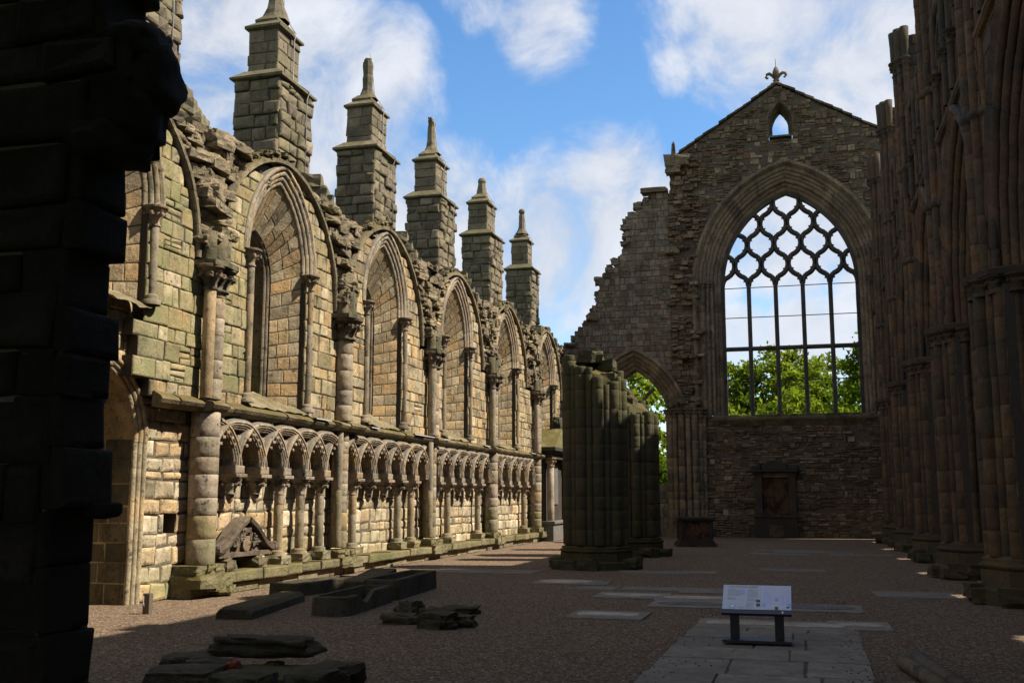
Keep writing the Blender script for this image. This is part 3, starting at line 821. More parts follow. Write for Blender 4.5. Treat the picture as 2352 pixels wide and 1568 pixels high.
bz = [12.15, 12.10, 12.25, 12.38, 12.55, 12.52]
tips = ['plain', 'spire', 'broken', 'beast', 'stump', 'ball']
blab = ["sunlit buttress shaft rising behind the dark foreground wall, its top out of view",
        "tallest looking stone buttress pinnacle, its tapering spike cut by the top of the picture",
        "stone buttress pinnacle with a notched tapering broken spike, second of the row in full view",
        "stone buttress pinnacle whose thin spike ends in a small animal shaped lump",
        "stone buttress pinnacle with a short rounded stump on top",
        "farthest and smallest looking stone buttress pinnacle, topped by a small round ball"]
for i in range(6):
    yc = BC[i]; zc = bz[i]
    t = thing("buttress_pinnacle", blab[i], "buttress", (-12.8, yc, 0), "stepped buttress pinnacles behind the sunlit wall")
    tn = lambda u, v: tone_rand(.35 * rng.random(), .5 * rng.random())
    w_ = .85 if i < 5 else .68
    mb = MB(); tower(mb, -13.38, -12.15, yc - w_, yc + w_, 0., zc, tn, 1.6)
    for k in range(10): rock(mb, (-13.5 + U_(-.25, .1), yc - w_ + U_(-.1, .3), 7.6 + k * .27), (U_(.2, .35) * (1 - k * .06), .3, .13), tone_rand(.2, .4), .12, boxy=.85)
    mb.build("shaft", M_BUT, t)
    mb = MB(); slab(mb, -13.38, -12.15, yc - w_, yc + w_, zc, zc + .32, .12, -.14, tone_rand(.3, .5)); mb.build("lower_cap", M_BUT, t)
    w2 = w_ - .28
    mb = MB(); tower(mb, -13.2, -12.4, yc - w2, yc + w2, zc + .25, zc + 1.45, tn, .7, length=(.4, .7)); mb.build("upper_stage", M_BUT, t)
    mb = MB(); slab(mb, -13.2, -12.4, yc - w2, yc + w2, zc + 1.45, zc + 1.72, .1, -.1, tone_rand(.3, .5)); slab(mb, -13.1, -12.5, yc - w2 + .12, yc + w2 - .12, zc + 1.7, zc + 1.95, .02, -.12, tone_rand(.3, .3)); mb.build("upper_cap", M_BUT, t)
    mb = MB(); z = zc + 1.9; xc = -12.8
    kind = tips[i]
    top = {'plain': 4.6, 'spire': 4.4, 'broken': 3.15, 'beast': 3.0, 'stump': 2.55, 'ball': 2.9}[kind]
    hgt = top - 1.9
    pr = []
    nst = max(5, int(hgt / .13))
    for k in range(nst + 1):
        f = k / nst
        r = .14 + .20 * max(0, 1 - f * 2.6) ** 2 + .03 * (1 - f) + (.03 if .86 < f < .97 and kind in ('broken', 'spire', 'plain') else 0)
        if kind == 'stump': r = .27 - .12 * f
        pr.append((r * U_(.93, 1.08), z + hgt * f))
    lathe(mb, xc, yc, pr, 8, tone_rand(.2, .4), smooth=False, a0=R(22.5), mod=lambda a, zz: (1 + .14 * math.cos(4 * (a - R(45)))) * (1 + .12 * noise.noise(Vector((a * 2, zz * 4, i)))))
    if kind == 'ball':
        lathe(mb, xc, yc, [(.02, z + hgt), (.13, z + hgt + .06), (.16, z + hgt + .15), (.12, z + hgt + .26), (.02, z + hgt + .3)], 12, tone_rand(.2, .4))
    if kind == 'beast':
        rock(mb, (xc, yc, z + hgt + .08), (.12, .15, .14), tone_rand(.2, .4), .35); rock(mb, (xc, yc - .12, z + hgt + .2), (.08, .1, .07), tone_rand(.2, .4), .3)
    if kind == 'stump':
        lathe(mb, xc, yc, [(.18, z + hgt), (.17, z + hgt + .1), (.1, z + hgt + .18), (.02, z + hgt + .2)], 10, tone_rand(.2, .4))
    if kind == 'broken':
        rock(mb, (xc, yc, z + hgt + .02), (.11, .1, .1), tone_rand(.2, .4), .3)
    mb.build("finial", M_BUT, t)
    # lightning conductor tape on the south face
    mb = MB(); yw = yc + w_ * .55
    pts = [(-12.07, yw, 8.8), (-12.07, yw, zc - .1), (-12.0, yw, zc + .1), (-12.33, yw - .3, zc + .35), (-12.33, yw - .3, zc + 1.4), (-12.28, yw - .3, zc + 1.6), (-12.6, yc + .1, zc + 2.1), (xc + .1, yc + .05, zc + top + .1), (xc + .05, yc + .02, zc + top + .35)]
    tube(mb, pts, .014, 5); mb.build("conductor_tape", M_LEAD, t)
    # broken flyer springers on the wall side
    mb = MB()
    for k in range(4): rock(mb, (-11.8 + k * .12, yc + .25 + k * .1, 8.9 + .26 * (3 - k)), (.32, .3, .17), tone_rand(.3, .4), .1, boxy=.85, rot=.3)
    mb.build("springer_stones", M_BUT, t)

# ------------------------------------------------------------ east gable wall
ME = lambda u, v, w_: (u, YE - w_, v)
ew = thing("gable_wall", "dark rubble gable wall at the far end with a huge open tracery window", "wall", (-.6, YE, 0))
GW = Arch(-.36, 3.11, 11.9, 4.42, 5.62)
AA = Arch(-7.75, 1.6, 5.2, 2.7, 2.55)
TW = Arch(-.48, .38, 19.55, .85, 18.98)
xl_tab = [(0, -12.4), (9.0, -10.95), (9.35, -10.75), (9.7, -10.5), (10.05, -10.2), (10.4, -9.95), (10.8, -9.68), (11.2, -9.48), (11.7, -9.42), (12.5, -9.25), (12.85, -8.95), (13.1, -8.6), (13.4, -8.3), (13.9, -8.02), (15.5, -7.95), (15.9, -7.5), (16.15, -7.15), (16.4, -6.7), (16.65, -5.85), (18.15, None)]
def xleft(v):
    r = -12.4
    for z, x in xl_tab:
        if v >= z:
            r = x if x is not None else -5.62 + (v - 18.2) / .645
    if v < 9: return r
    return r + .22 * noise.noise(Vector((v * 2.7, 0, 4)))
def xright(v): return min(5.6, -.58 + (21.55 - v) / .60)
def eastint(v):
    I = [(xleft(v), xright(v))] if xright(v) > xleft(v) else []
    h = GW.hole(v, 1.12) if v > 5.4 else None
    I = sub(I, h)
    I = sub(I, AA.hole(v, .75 if v > 5.2 else .55))
    I = sub(I, TW.hole(v, .18))
    return I
ASH = lambda u, v: u < -5.95 and v > 9.3 and v > 9.0 + (u + 10) * .9
mb = MB(); mb2 = MB()
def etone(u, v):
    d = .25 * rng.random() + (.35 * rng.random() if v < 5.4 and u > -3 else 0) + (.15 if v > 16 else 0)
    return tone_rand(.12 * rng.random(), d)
def stub(u): return -5.9 < u < -4.45
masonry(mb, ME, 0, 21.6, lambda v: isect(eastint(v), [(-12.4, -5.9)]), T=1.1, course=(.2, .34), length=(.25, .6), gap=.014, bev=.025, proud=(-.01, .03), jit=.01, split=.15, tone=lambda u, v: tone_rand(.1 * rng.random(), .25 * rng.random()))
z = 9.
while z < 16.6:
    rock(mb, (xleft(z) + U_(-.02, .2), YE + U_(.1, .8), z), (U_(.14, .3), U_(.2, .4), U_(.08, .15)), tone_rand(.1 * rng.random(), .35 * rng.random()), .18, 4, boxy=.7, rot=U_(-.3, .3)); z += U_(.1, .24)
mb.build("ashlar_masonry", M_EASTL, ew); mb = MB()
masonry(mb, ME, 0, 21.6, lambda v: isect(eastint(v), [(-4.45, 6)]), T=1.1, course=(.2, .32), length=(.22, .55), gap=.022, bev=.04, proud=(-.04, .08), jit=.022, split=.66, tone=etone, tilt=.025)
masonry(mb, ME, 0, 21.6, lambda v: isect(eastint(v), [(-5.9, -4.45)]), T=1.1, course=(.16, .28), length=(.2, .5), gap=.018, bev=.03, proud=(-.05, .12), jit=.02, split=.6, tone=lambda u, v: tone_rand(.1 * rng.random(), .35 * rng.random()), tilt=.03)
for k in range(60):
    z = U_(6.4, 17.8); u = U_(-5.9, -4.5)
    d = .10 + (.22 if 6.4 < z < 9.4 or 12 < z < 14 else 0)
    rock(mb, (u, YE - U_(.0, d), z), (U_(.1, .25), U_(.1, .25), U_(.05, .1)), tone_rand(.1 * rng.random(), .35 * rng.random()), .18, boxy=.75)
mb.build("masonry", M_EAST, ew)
# coping along the gable rakes, stepped slates
mb = MB()
for sgn in (-1, 1):
    n = 13
    for k in range(n):
        f0 = k / n; f1 = (k + 1) / n
        if sgn < 0: xa, xb = -5.72 + 5.1 * f0, -5.72 + 5.1 * f1; za, zb = 18.2 + 3.32 * f0, 18.2 + 3.32 * f1
        else: xa, xb = 4.95 - 5.5 * f0, 4.95 - 5.5 * f1; za, zb = 18.25 + 3.3 * f0, 18.25 + 3.3 * f1
        dz_ = U_(-.05, .03); za += dz_; zb += dz_; pj = U_(.04, .13)
        vs = [(xa, YE - pj, za + .06), (xb, YE - pj, zb + .02), (xb, YE - pj, zb + .12), (xa, YE - pj, za + .17), (xa, YE + 1.1, za + .06), (xb, YE + 1.1, zb + .02), (xb, YE + 1.1, zb + .12), (xa, YE + 1.1, za + .17)]
        mb.add(vs, [(0, 1, 2, 3), (7, 6, 5, 4), (3, 2, 6, 7), (0, 4, 5, 1), (0, 3, 7, 4), (1, 5, 6, 2)], tone_rand(.1, .7))
for poly in ([(-5.62, 17.7), (-.58, 20.95), (-.58, 21.5), (-5.62, 18.26)], [(-.58, 20.95), (5.0, 17.65), (5.0, 18.24), (-.58, 21.5)]):
    prism(mb, ME, poly, -.9, -.045, (.5, .1, .5, .4))
mb.build("coping", M_EAST, ew)
# finial
fin = part("finial", ew); mb = MB(); fx, fy, fz = -.58, YE + .3, 21.6
lathe(mb, fx, fy, [(.28, fz), (.28, fz + .08), (.14, fz + .12), (.12, fz + .2), (.17, fz + .24), (.12, fz + .28)], 12, (.3, 0, 0, .2))
lathe(mb, fx, fy, [(.09, fz + .28), (.08, fz + .38), (.15, fz + .58), (.17, fz + .68), (.1, fz + .85), (.01, fz + 1.0)], 10, (.3, 0, 0, .2))
for s in (-1, 1):
    pts = [(fx + s * .06, fy, fz + .34), (fx + s * .18, fy, fz + .52), (fx + s * .32, fy, fz + .62), (fx + s * .44, fy, fz + .58), (fx + s * .48, fy, fz + .46), (fx + s * .42, fy, fz + .38), (fx + s * .36, fy, fz + .42)]
    tube(mb, pts, [.06, .08, .085, .08, .07, .06, .04], 8, (.3, 0, 0, .2))
tube(mb, [(fx, fy, fz + .9), (fx, fy, fz + 1.35)], .015, 5)
mb.build("fleur_de_lis", M_EDRESS, fin)
# obelisk pinnacle at the gable foot
ob = part("obelisk_pinnacle", ew); mb = MB()
box(mb, -5.95, -5.4, YE + .35, YE + .9, 17.9, 18.35, (.3, 0, 0, .4)); lathe(mb, -5.66, YE + .62, [(.19, 18.3), (.11, 19.2), (.02, 19.35)], 4, (.3, 0, 0, .3), smooth=False, a0=R(45))
mb.build("obelisk", M_EDRESS, ob)
mb = MB(); rock(mb, (-5.4, YE - .1, 18.05), (.6, .35, .28), tone_rand(.1, .3), .1, boxy=.9, rot=0); rock(mb, (-5.6, YE - .1, 17.65), (.35, .3, .2), tone_rand(.1, .3), .15, boxy=.85, rot=0); rock(mb, (-6.6, YE + .2, 16.72), (.65, .4, .12), tone_rand(.1, .3), .1, boxy=.9, rot=0)
mb.build("skewputt", M_EAST, ob)
# great window
gw = part("great_window", ew)
mb = MB()
pr = [(1.32, -.05), (1.34, .16), (1.22, .18), (1.14, .06), (1.1, -.02)] + rolls(1.06, -.02, .42, -.34, 4, .07) + [(.40, -.36)] + rolls(.40, -.40, .06, -.62, 2, .05) + [(0, -.66), (0, -1.1)]
sweep(mb, ME, GW, pr, GW.stations(.42, 26), lambda: tone_rand(.08 * rng.random(), .3 * rng.random()), False, .012)
mb.build("arch_moulding", M_EDRESS, gw)
for sgn in (-1, 1):
    mb = MB()
    for q, (dx, r) in enumerate(((1.0, .11), (.78, .09), (.58, .09))):
        shaft(mb, GW.uc + sgn * (3.02 + dx), YE + .02 + .12 * q, 5.5, 11.7, r, 12, (.3, .5), lambda z: tone_rand(.05, .3 * rng.random()))
        capital(mb, GW.uc + sgn * (3.02 + dx), YE + .02 + .12 * q, 11.6, 11.95, r, r * 1.7, tone_rand(.05, .4), 14, 6)
    mb.build("jamb_shaft", M_EDRESS, gw)
mb = MB()
prism(mb, lambda u, v, w_: (w_, YE - u, v), [(.16, 5.32), (.2, 5.36), (.2, 5.46), (-.1, 5.56), (-.1, 5.40), (-1.0, 5.60), (-1.1, 5.0), (-.05, 5.0)][::-1], -4.05, 3.5, tone_rand(.3, .6))
for k in range(24): rock(mb, (U_(-3.3, 2.6), YE + U_(.1, .5), 5.58), (U_(.1, .3), .2, .05), tone_rand(.6, .4), .2)
mb.build("sill", M_EDRESS, gw)
YT = YE + .75
def bar(mb, p, q, wd=.075, dp=.16, tone=(.5, 0, 0, .2), y=YT):
    """chamfered stone bar between two (x,z) points"""
    d = Vector((q[0] - p[0], q[1] - p[1])); l = d.length
    if l < 1e-5: return
    d /= l; nx, nz = -d.y, d.x
    sec = [(wd, -.05), (wd, .05), (wd * .45, dp), (-wd * .45, dp), (-wd, .05), (-wd, -.05), (-wd * .45, -dp), (wd * .45, -dp)]
    vs = []
    for (a, z) in (p, q):
        for (o_, yy) in sec: vs.append((a + nx * o_, y + yy, z + nz * o_))
    mb.add(vs, [(k, (k + 1) % 8, 8 + (k + 1) % 8, 8 + k) for k in range(8)] + [tuple(range(8))[::-1], tuple(range(8, 16))], tone)
lw = 1.25
m0 = GW.uc - 2.5 * lw
mull = [m0 + lw * k for k in range(1, 5)]
for x in mull:
    mb = MB(); z = 5.58
    while z < 11.9:
        z2 = min(11.9, z + U_(.8, 1.3)); bar(mb, (x, z), (x, z2), .10, .2, tone_rand(0, .3)); z = z2
    mb.build("mullion", M_TRAC, gw)
mb = MB(); xx = m0
for k in range(5): bar(mb, (m0 + lw * k, 8.8), (m0 + lw * (k + 1), 8.8), .10, .19, tone_rand(0, .3))
mb.build("transom", M_TRAC, gw)
for z in (11.72, 10.28, 7.25):
    mb = MB(); tube(mb, [(m0, YT - .18, z), (GW.uc + 2.5 * lw, YT - .18, z)], .022, 6); mb.build("saddle_bar", M_WIRE, gw)
mb = MB(); hrow = 1.0; z0 = 11.85
def inside(x, z, o=.03):
    h = GW.hole(z, o); return h is not None and h[0] <= x <= h[1]
for row in range(5):
    for i in range(-3, 9):
        for s in (-1, 1):
            x0_ = m0 + (i + .5 * (row % 2)) * lw; zz = z0 + row * hrow
            x1_ = x0_ + s * lw * .5
            if row == 0 and not (-.5 <= i <= 5.5): continue
            pts = []
            for k in range(11):
                tt = k / 10; q_ = 1 - tt if tt >= .5 else tt
                e = math.sqrt(.6 ** 2 - q_ ** 2 * .96) / .615 if tt >= .5 else 1 - math.sqrt(.6 ** 2 - q_ ** 2 * .96) / .615
                e = min(1, max(0, e))
                pts.append((x0_ + (x1_ - x0_) * e, zz + hrow * tt))
            for a, b in zip(pts, pts[1:]):
                if inside(*a) and inside(*b): bar(mb, a, b, .115, .18, (.4, 0, 0, .25))
            for kk, sd2 in ((3, 1), (7, -1), (3, -1), (7, 1)):          # cusps
                a = pts[kk]; b = pts[kk + 1]
                if inside(a[0], a[1], -.1):
                    if (kk == 3 and sd2 * s > 0) or (kk == 7 and sd2 * s < 0):
                        d = Vector((b[0] - a[0], b[1] - a[1])).normalized(); nn = Vector((-d.y, d.x)) * (1 if kk == 3 else -1) * s
                        c = Vector(a) - nn * .06
                        tip = c - nn * .13
                        vs = [(c.x - d.x * .09, YT - .06, c.y - d.y * .09), (c.x + d.x * .09, YT - .06, c.y + d.y * .09), (tip.x, YT - .03, tip.y), (c.x - d.x * .09, YT + .06, c.y - d.y * .09), (c.x + d.x * .09, YT + .06, c.y + d.y * .09), (tip.x, YT + .03, tip.y)]
                        mb.add(vs, [(0, 1, 2), (5, 4, 3), (0, 2, 5, 3), (1, 4, 5, 2)], (.4, 0, 0, .3))
sweep(mb, lambda u, v, w_: (u, YT - w_, v), GW, [(-.1, -.17), (-.1, .17), (.05, .17), (.05, -.17), (-.1, -.17)], GW.stations(.6, 20), lambda: tone_rand(0, .3), False)
mb.build("reticulated_tracery", M_TRAC, gw)
# small gable opening
tw = part("gable_window", ew); mb = MB()
sweep(mb, ME, TW, [(.34, -.04), (.3, .03), (.2, .01), (0, -.55), (0, -1.1)], TW.stations(.2, 12), lambda: tone_rand(.1, .5), False, .01)
box(mb, -1.0, .05, YE - .02, YE + .9, 18.9, 18.98, tone_rand(.2, .5)); mb.build("splayed_reveal", M_EAST, tw)
# north aisle arch
aa = part("aisle_arch", ew); mb = MB()
sweep(mb, ME, AA, [(.95, -.04), (.96, .13), (.84, .14), (.78, .02)] + rolls(.75, .02, .02, -.5, 4, .06) + [(0, -.55), (0, -1.1)], AA.stations(.36, 18), lambda: tone_rand(.05, .3 * rng.random()), False, .01)
mb.build("arch_moulding", M_EDRESS, aa)
mb = MB(); YT2 = YE + .8
for xm in (-7.75,): bar(mb, (xm, 2.6), (xm, 5.2), .09, .16, tone_rand(0, .2), YT2)
for s in (-1, 1):
    I2 = Arch(-7.75 + s * .8, 1.6 * 1.0, 5.2, 2.7)
    pts = [(-7.75 + s * 1.65 * (1 - math.cos(t * 1.15)) * .9, 5.2 + 2.0 * math.sin(t * 1.15)) for t in [k / 8 for k in range(9)]]
    for a, b in zip(pts, pts[1:]):
        h = AA.hole(b[1], .03)
        if h and h[0] < b[0] < h[1]: bar(mb, a, b, .08, .15, tone_rand(0, .2), YT2)
mb.build("tracery", M_EDRESS, aa)
# respond of clustered shafts
rp = part("respond", ew)
lv = [.55]
while lv[-1] < 5.6: lv.append(min(5.6, lv[-1] + U_(.3, .48)))
for q in range(8):
    a = math.pi * (q + .5) / 8
    x, y = -5.3 - .82 * math.cos(a), YE - .05 - .62 * math.sin(a); r = .16 if q % 2 else .12
    mb = MB(); shaft(mb, x, y, .55, 5.6, r, 12, tone=lambda z: tone_rand(.05, .35 * rng.random()), levels=lv)
    mb.build("shaft", M_EDRESS, rp)
mb = MB(); 
prism(mb, lambda u, v, w_: (u, v, w_), [(-6.0, YE), (-6.0, YE - .35), (-5.6, YE - .55), (-5.0, YE - .55), (-4.6, YE - .35), (-4.6, YE)], 0.4, 5.6, (.3, 0, .6, .5))
mb.build("core", M_EDRESS, rp)
mb = MB()
for q in range(8):
    a = math.pi * (q + .5) / 8; x, y = -5.3 - .82 * math.cos(a), YE - .05 - .62 * math.sin(a)
    capital(mb, x, y, 5.5, 5.9, .14, .24, tone_rand(.05, .4), 14, 6)
for q in range(26): rock(mb, (-5.3 + U_(-.8, .8), YE - U_(.1, .5), U_(5.9, 6.4)), (U_(.12, .22), U_(.12, .22), U_(.07, .14)), tone_rand(.3, .4), .2)
mb.build("capital", M_EDRESS, rp)
mb = MB(); prism(mb, lambda u, v, w_: (u, v, w_), [(-6.45, YE), (-6.4, YE - .5), (-5.8, YE - .9), (-4.8, YE - .9), (-4.2, YE - .5), (-4.15, YE)], 0, .4, tone_rand(.2, .4))
prism(mb, lambda u, v, w_: (u, v, w_), [(-6.3, YE), (-6.25, YE - .45), (-5.75, YE - .8), (-4.85, YE - .8), (-4.35, YE - .45), (-4.3, YE)], .4, .56, tone_rand(.2, .4))
mb.build("base", M_EDRESS, rp)

ROUGH = .5
# ------------------------------------------------------------ south arcade wall
XS = 3.42
MS = lambda u, v, w_: (XS - w_, u, v)
sw = thing("arcade_wall", "tall shaded nave wall of clustered shafts and pointed arches along the right side", "wall", (4, 25, 0))
PY = [14.0, 20.2, 26.35, 32.5, 38.65, 44.8]
def shtop(u): return 17.0 if u < 13 else (15.4 if u < 28.2 else 13.5)
ARC = [Arch((a + b) / 2, 2.15, 5.75, 3.5, 0) for a, b in zip([7.8] + PY, PY + [50.6])]
TRI = [Arch(A.uc + d, .62, 11.4, 1.1, 10.4) for A in ARC for d in (-1.25, 1.25)]
CLE = [Arch(A.uc, .7, 13.1, 1.2, 12.9) for A in ARC]
def southint(v):
    I = [(-3., 49.9)]
    for A in ARC: I = sub(I, A.hole(v, .6 if v > 5.75 else .1))
    for A in TRI: I = sub(I, A.hole(v, .1))
    return I
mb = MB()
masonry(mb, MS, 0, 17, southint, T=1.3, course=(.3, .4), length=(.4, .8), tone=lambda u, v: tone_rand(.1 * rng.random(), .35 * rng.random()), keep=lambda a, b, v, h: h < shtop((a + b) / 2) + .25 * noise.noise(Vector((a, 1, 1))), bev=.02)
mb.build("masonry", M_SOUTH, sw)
for A in ARC:
    mb = MB()
    sweep(mb, MS, A, [(.8, -.04), (.8, .12), (.7, .14), (.62, .02)] + rolls(.6, .04, .0, -.6, 5, .06) + [(0, -.7), (0, -1.3)], A.stations(.4, 18, False), lambda: tone_rand(.05, .3 * rng.random()), True, .008)
    mb.build("arch_moulding", M_SOUTH, sw)
for A in TRI:
    mb = MB(); sweep(mb, MS, A, [(.2, 0), (.2, .08), (.1, .08)] + rolls(.1, .04, 0, -.15, 2, .03) + [(0, -1.)], A.stations(.4, 8), lambda: tone_rand(.05, .3), True)
    mb.build("triforium_arch", M_SOUTH, sw)
mb = MB(); box(mb, XS + .95, XS + 1.25, -3, 49.9, 10.2, 13.2, (.4, .1, 0, .5)); mb.build('triforium_back_wall', M_SOUTH, sw)
for z, e in ((10.05, .13), (13.0, .11)):
    u = -3.; mb = MB()
    while u < 49.6:
        l = U_(.7, 1.3); d = U_(-.015, .015)
        prism(mb, lambda u, v, w_: MS(w_, v, u), [(0, z), (e * .6, z + .02), (e + d, z + .07), (e + d, z + .13), (e * .5, z + .2), (0, z + .24)], u, u + l - .012, tone_rand(.15 * rng.random(), .6 * rng.random()))
        u += l
    mb.build("string_course", M_SOUTH, sw)
def cluster(root, cx, cy, ztop, mat, R0=.86, angs=None, zb=.75, lvl=(.32, .5), ragged=0, capz=None, tones=None, big=.19, small=.13, ncore=16):
    lv = [zb]
    while lv[-1] < ztop: lv.append(min(ztop, lv[-1] + U_(*lvl)))
    angs = angs or [k * 30 for k in range(12)]
    tones = tones or (lambda z: tone_rand(.25 * rng.random(), .35 * rng.random()))
    for q, a in enumerate(angs):
        r = big if q % 2 == 0 else small
        rr = R0 if q % 2 == 0 else R0 - .02
        x, y = cx + rr * math.cos(R(a)), cy + rr * math.sin(R(a))
        tz = ztop - (ragged(a) if ragged else 0)
        ll = [z for z in lv if z < tz - .15] + [tz]
        mb = MB(); shaft(mb, x, y, zb, tz, r, 14, tone=tones, levels=ll); mb.build("shaft", mat, root)
    mb = MB()
    for a, b in zip(lv, lv[1:]):
        lathe(mb, cx, cy, [(R0 - .04, a), (R0 - .03, a + .01), (R0 - .03, b - .01), (R0 - .04, b)], ncore, tones(a), smooth=False)
    if ragged: 
        mb.v = [(x, y, min(z, ztop - ragged(math.degrees(math.atan2(y - cy, x - cx))) - .05)) for (x, y, z) in mb.v]
    mb.build("core", mat, root)
def pierbase(root, cx, cy, r, mat, h=.75):
    mb = MB(); f = lambda a, z: 1 + .05 * math.cos(8 * a)
    lathe(mb, cx, cy, [(r * 1.18, 0), (r * 1.18, h * .3), (r * 1.12, h * .34)], 8, tone_rand(.4, .4), smooth=False, a0=R(22.5))
    lathe(mb, cx, cy, [(r * 1.02, h * .34), (r * 1.02, h * .7), (r * .98, h * .72)], 24, tone_rand(.4, .4), smooth=False, mod=f)
    lathe(mb, cx, cy, [(r * 1.0, h * .72), (r * 1.04, h * .76), (r * 1.05, h * .82), (r * .97, h * .87), (r * 1.0, h * .93), (r * .9, h)], 32, tone_rand(.4, .4), mod=f)
    for k in range(12):
        a = U_(0, 6.28); rock(mb, (cx + r * 1.12 * math.cos(a), cy + r * 1.12 * math.sin(a), h * U_(.12, .3)), (.2, .2, .12), tone_rand(.4, .4), .15, boxy=.85)
    mb.build("base", mat, root)
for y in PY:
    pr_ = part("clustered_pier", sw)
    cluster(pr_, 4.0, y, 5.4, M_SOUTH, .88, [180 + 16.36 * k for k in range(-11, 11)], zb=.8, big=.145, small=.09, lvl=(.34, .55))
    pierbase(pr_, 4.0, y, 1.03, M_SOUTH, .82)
    mb = MB()
    for k in range(16):
        a = R(180 + 22.5 * k); capital(mb, 4 + .86 * math.cos(a), y + .86 * math.sin(a), 5.3, 5.62, .15, .22, tone_rand(.05, .5), 14, 6)
    lathe(mb, 4.0, y, [(.95, 5.58), (1.08, 5.62), (1.1, 5.72), (1.0, 5.76)], 24, tone_rand(.1, .5), smooth=False, mod=lambda a, z: 1 + .04 * math.cos(8 * a))
    mb.build("capital", M_SOUTH, pr_)
    vt = part("vaulting_shaft", sw); ztop = min(14.9, shtop(y) + 1.4)
    for dy, dx, r in ((-.46, .22, .085), (-.27, .08, .11), (0, 0, .13), (.27, .08, .11), (.46, .22, .085)):
        mb = MB(); x = 3.2 + dx
        shaft(mb, x, y + dy, 5.76, ztop - .4, r, 12, (.35, .6), lambda z: tone_rand(.15 * rng.random(), .4 * rng.random()))
        for z in (8.7, 11.5): lathe(mb, x, y + dy, [(r, z - .1), (r + .06, z - .05), (r + .06, z + .03), (r, z + .09)], 12, tone_rand(.1, .5))
        capital(mb, x, y + dy, ztop - .45, ztop, r, r * 1.7, tone_rand(.1, .6), 14, 6)
        lathe(mb, x, y + dy, [(r * 1.3, ztop), (r * 1.35, ztop + .5), (r * 1.55, ztop + .95)], 10, tone_rand(.2, .5))
        mb.build("shaft", M_SOUTH, vt)
    mb = MB(); tower(mb, 3.34, 4.3, y - .42, y + .42, 5.7, ztop + .7, lambda u, v: tone_rand(.1 * rng.random(), .4 * rng.random()), .8, course=(.3, .45), length=(.3, .5)); mb.build("core", M_SOUTH, vt)
# thin wall shafts between vaulting shafts (triforium and clerestory jambs)
for A in ARC:
    for d in (-2.0, -.5, .5, 2.0):
        mb = MB(); shaft(mb, XS - .07, A.uc + d, 10.3, 13., .09, 10, (.5, .9), lambda z: tone_rand(.1, .4)); capital(mb, XS - .07, A.uc + d, 11.3, 11.6, .09, .16, tone_rand(.1, .5), 12, 6)
        mb.build("wall_shaft", M_SOUTH, sw)
# south aisle: outer wall with lancets, roof
XO = 8.8
LAN = [Arch(22.55 + 6.15 * k, .42, 7.0, .85, 3.5) for k in range(-1, 5)]
MO = lambda u, v, w_: (XO - w_, u, v)
mb = MB()
def oi(v):
    I = [(-3., 50.)]
    for A in LAN: I = sub(I, A.hole(v))
    return I
masonry(mb, MO, 0, 9., oi, T=.18, course=(.34, .42), length=(.6, 1.0), tone=lambda u, v: tone_rand(.1, .3))
mb.build("aisle_masonry", M_SOUTH, sw)
mb = MB()
prism(mb, lambda u, v, w_: (u, w_, v), [(4.7, 9.9), (9.7, 8.7), (9.7, 8.95), (4.7, 10.15)], -3, 50, (.4, .2, 0, .5)); mb.build("aisle_roof", M_SOUTH, sw)

ROUGH = .45
# ------------------------------------------------------------ free standing clustered piers
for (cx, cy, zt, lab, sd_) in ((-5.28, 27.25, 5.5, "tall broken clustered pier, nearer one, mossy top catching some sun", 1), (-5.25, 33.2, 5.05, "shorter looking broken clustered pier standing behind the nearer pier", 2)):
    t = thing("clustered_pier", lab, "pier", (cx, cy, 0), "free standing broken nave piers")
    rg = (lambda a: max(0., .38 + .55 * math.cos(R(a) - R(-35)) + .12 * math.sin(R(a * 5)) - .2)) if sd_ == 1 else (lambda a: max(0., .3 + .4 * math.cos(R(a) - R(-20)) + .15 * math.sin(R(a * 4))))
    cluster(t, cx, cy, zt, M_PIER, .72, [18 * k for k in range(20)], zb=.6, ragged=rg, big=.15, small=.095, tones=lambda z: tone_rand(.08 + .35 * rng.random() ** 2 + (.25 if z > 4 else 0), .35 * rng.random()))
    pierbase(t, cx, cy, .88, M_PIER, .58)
    mb = MB()
    for k in range(5):
        a = U_(0, 6.28); rr = U_(0, .5); ag = math.degrees(a)
        rock(mb, (cx + rr * math.cos(a), cy + rr * math.sin(a), zt - rg(ag) - .02), (U_(.15, .3), U_(.15, .3), U_(.08, .16)), tone_rand(.4, .3), .2, boxy=.8)
    mb.build("broken_top", M_PIER, t)

# ------------------------------------------------------------ dark wall in the left foreground
fw = thing("foreground_wall", "near black broken masonry wall filling the left edge of the picture", "wall", (-7, 7, 0))
ftab = [(0, -5.12), (.9, -5.1), (1.35, -5.16), (2.05, -5.12), (2.75, -5.06), (3.2, -5.14), (3.9, -5.1), (4.35, -5.02), (4.62, -4.85), (4.95, -4.66), (5.3, -4.76), (5.5, -4.93), (5.9, -4.90), (9, -4.9)]
def fx(v):
    for (a, xa), (b, xb) in zip(ftab, ftab[1:]):
        if a <= v <= b: return xa + (xb - xa) * (v - a) / (b - a) + .035 * noise.noise(Vector((v * 3.3, 2, 2)))
    return -4.9
mb = MB(); MF = lambda u, v, w_: (u, 6.4 - w_, v)
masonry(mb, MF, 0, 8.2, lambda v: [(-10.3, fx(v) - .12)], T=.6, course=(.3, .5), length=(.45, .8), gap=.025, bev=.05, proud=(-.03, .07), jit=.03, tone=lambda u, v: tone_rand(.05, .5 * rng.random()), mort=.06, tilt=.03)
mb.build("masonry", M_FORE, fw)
mb = MB()
z = .0
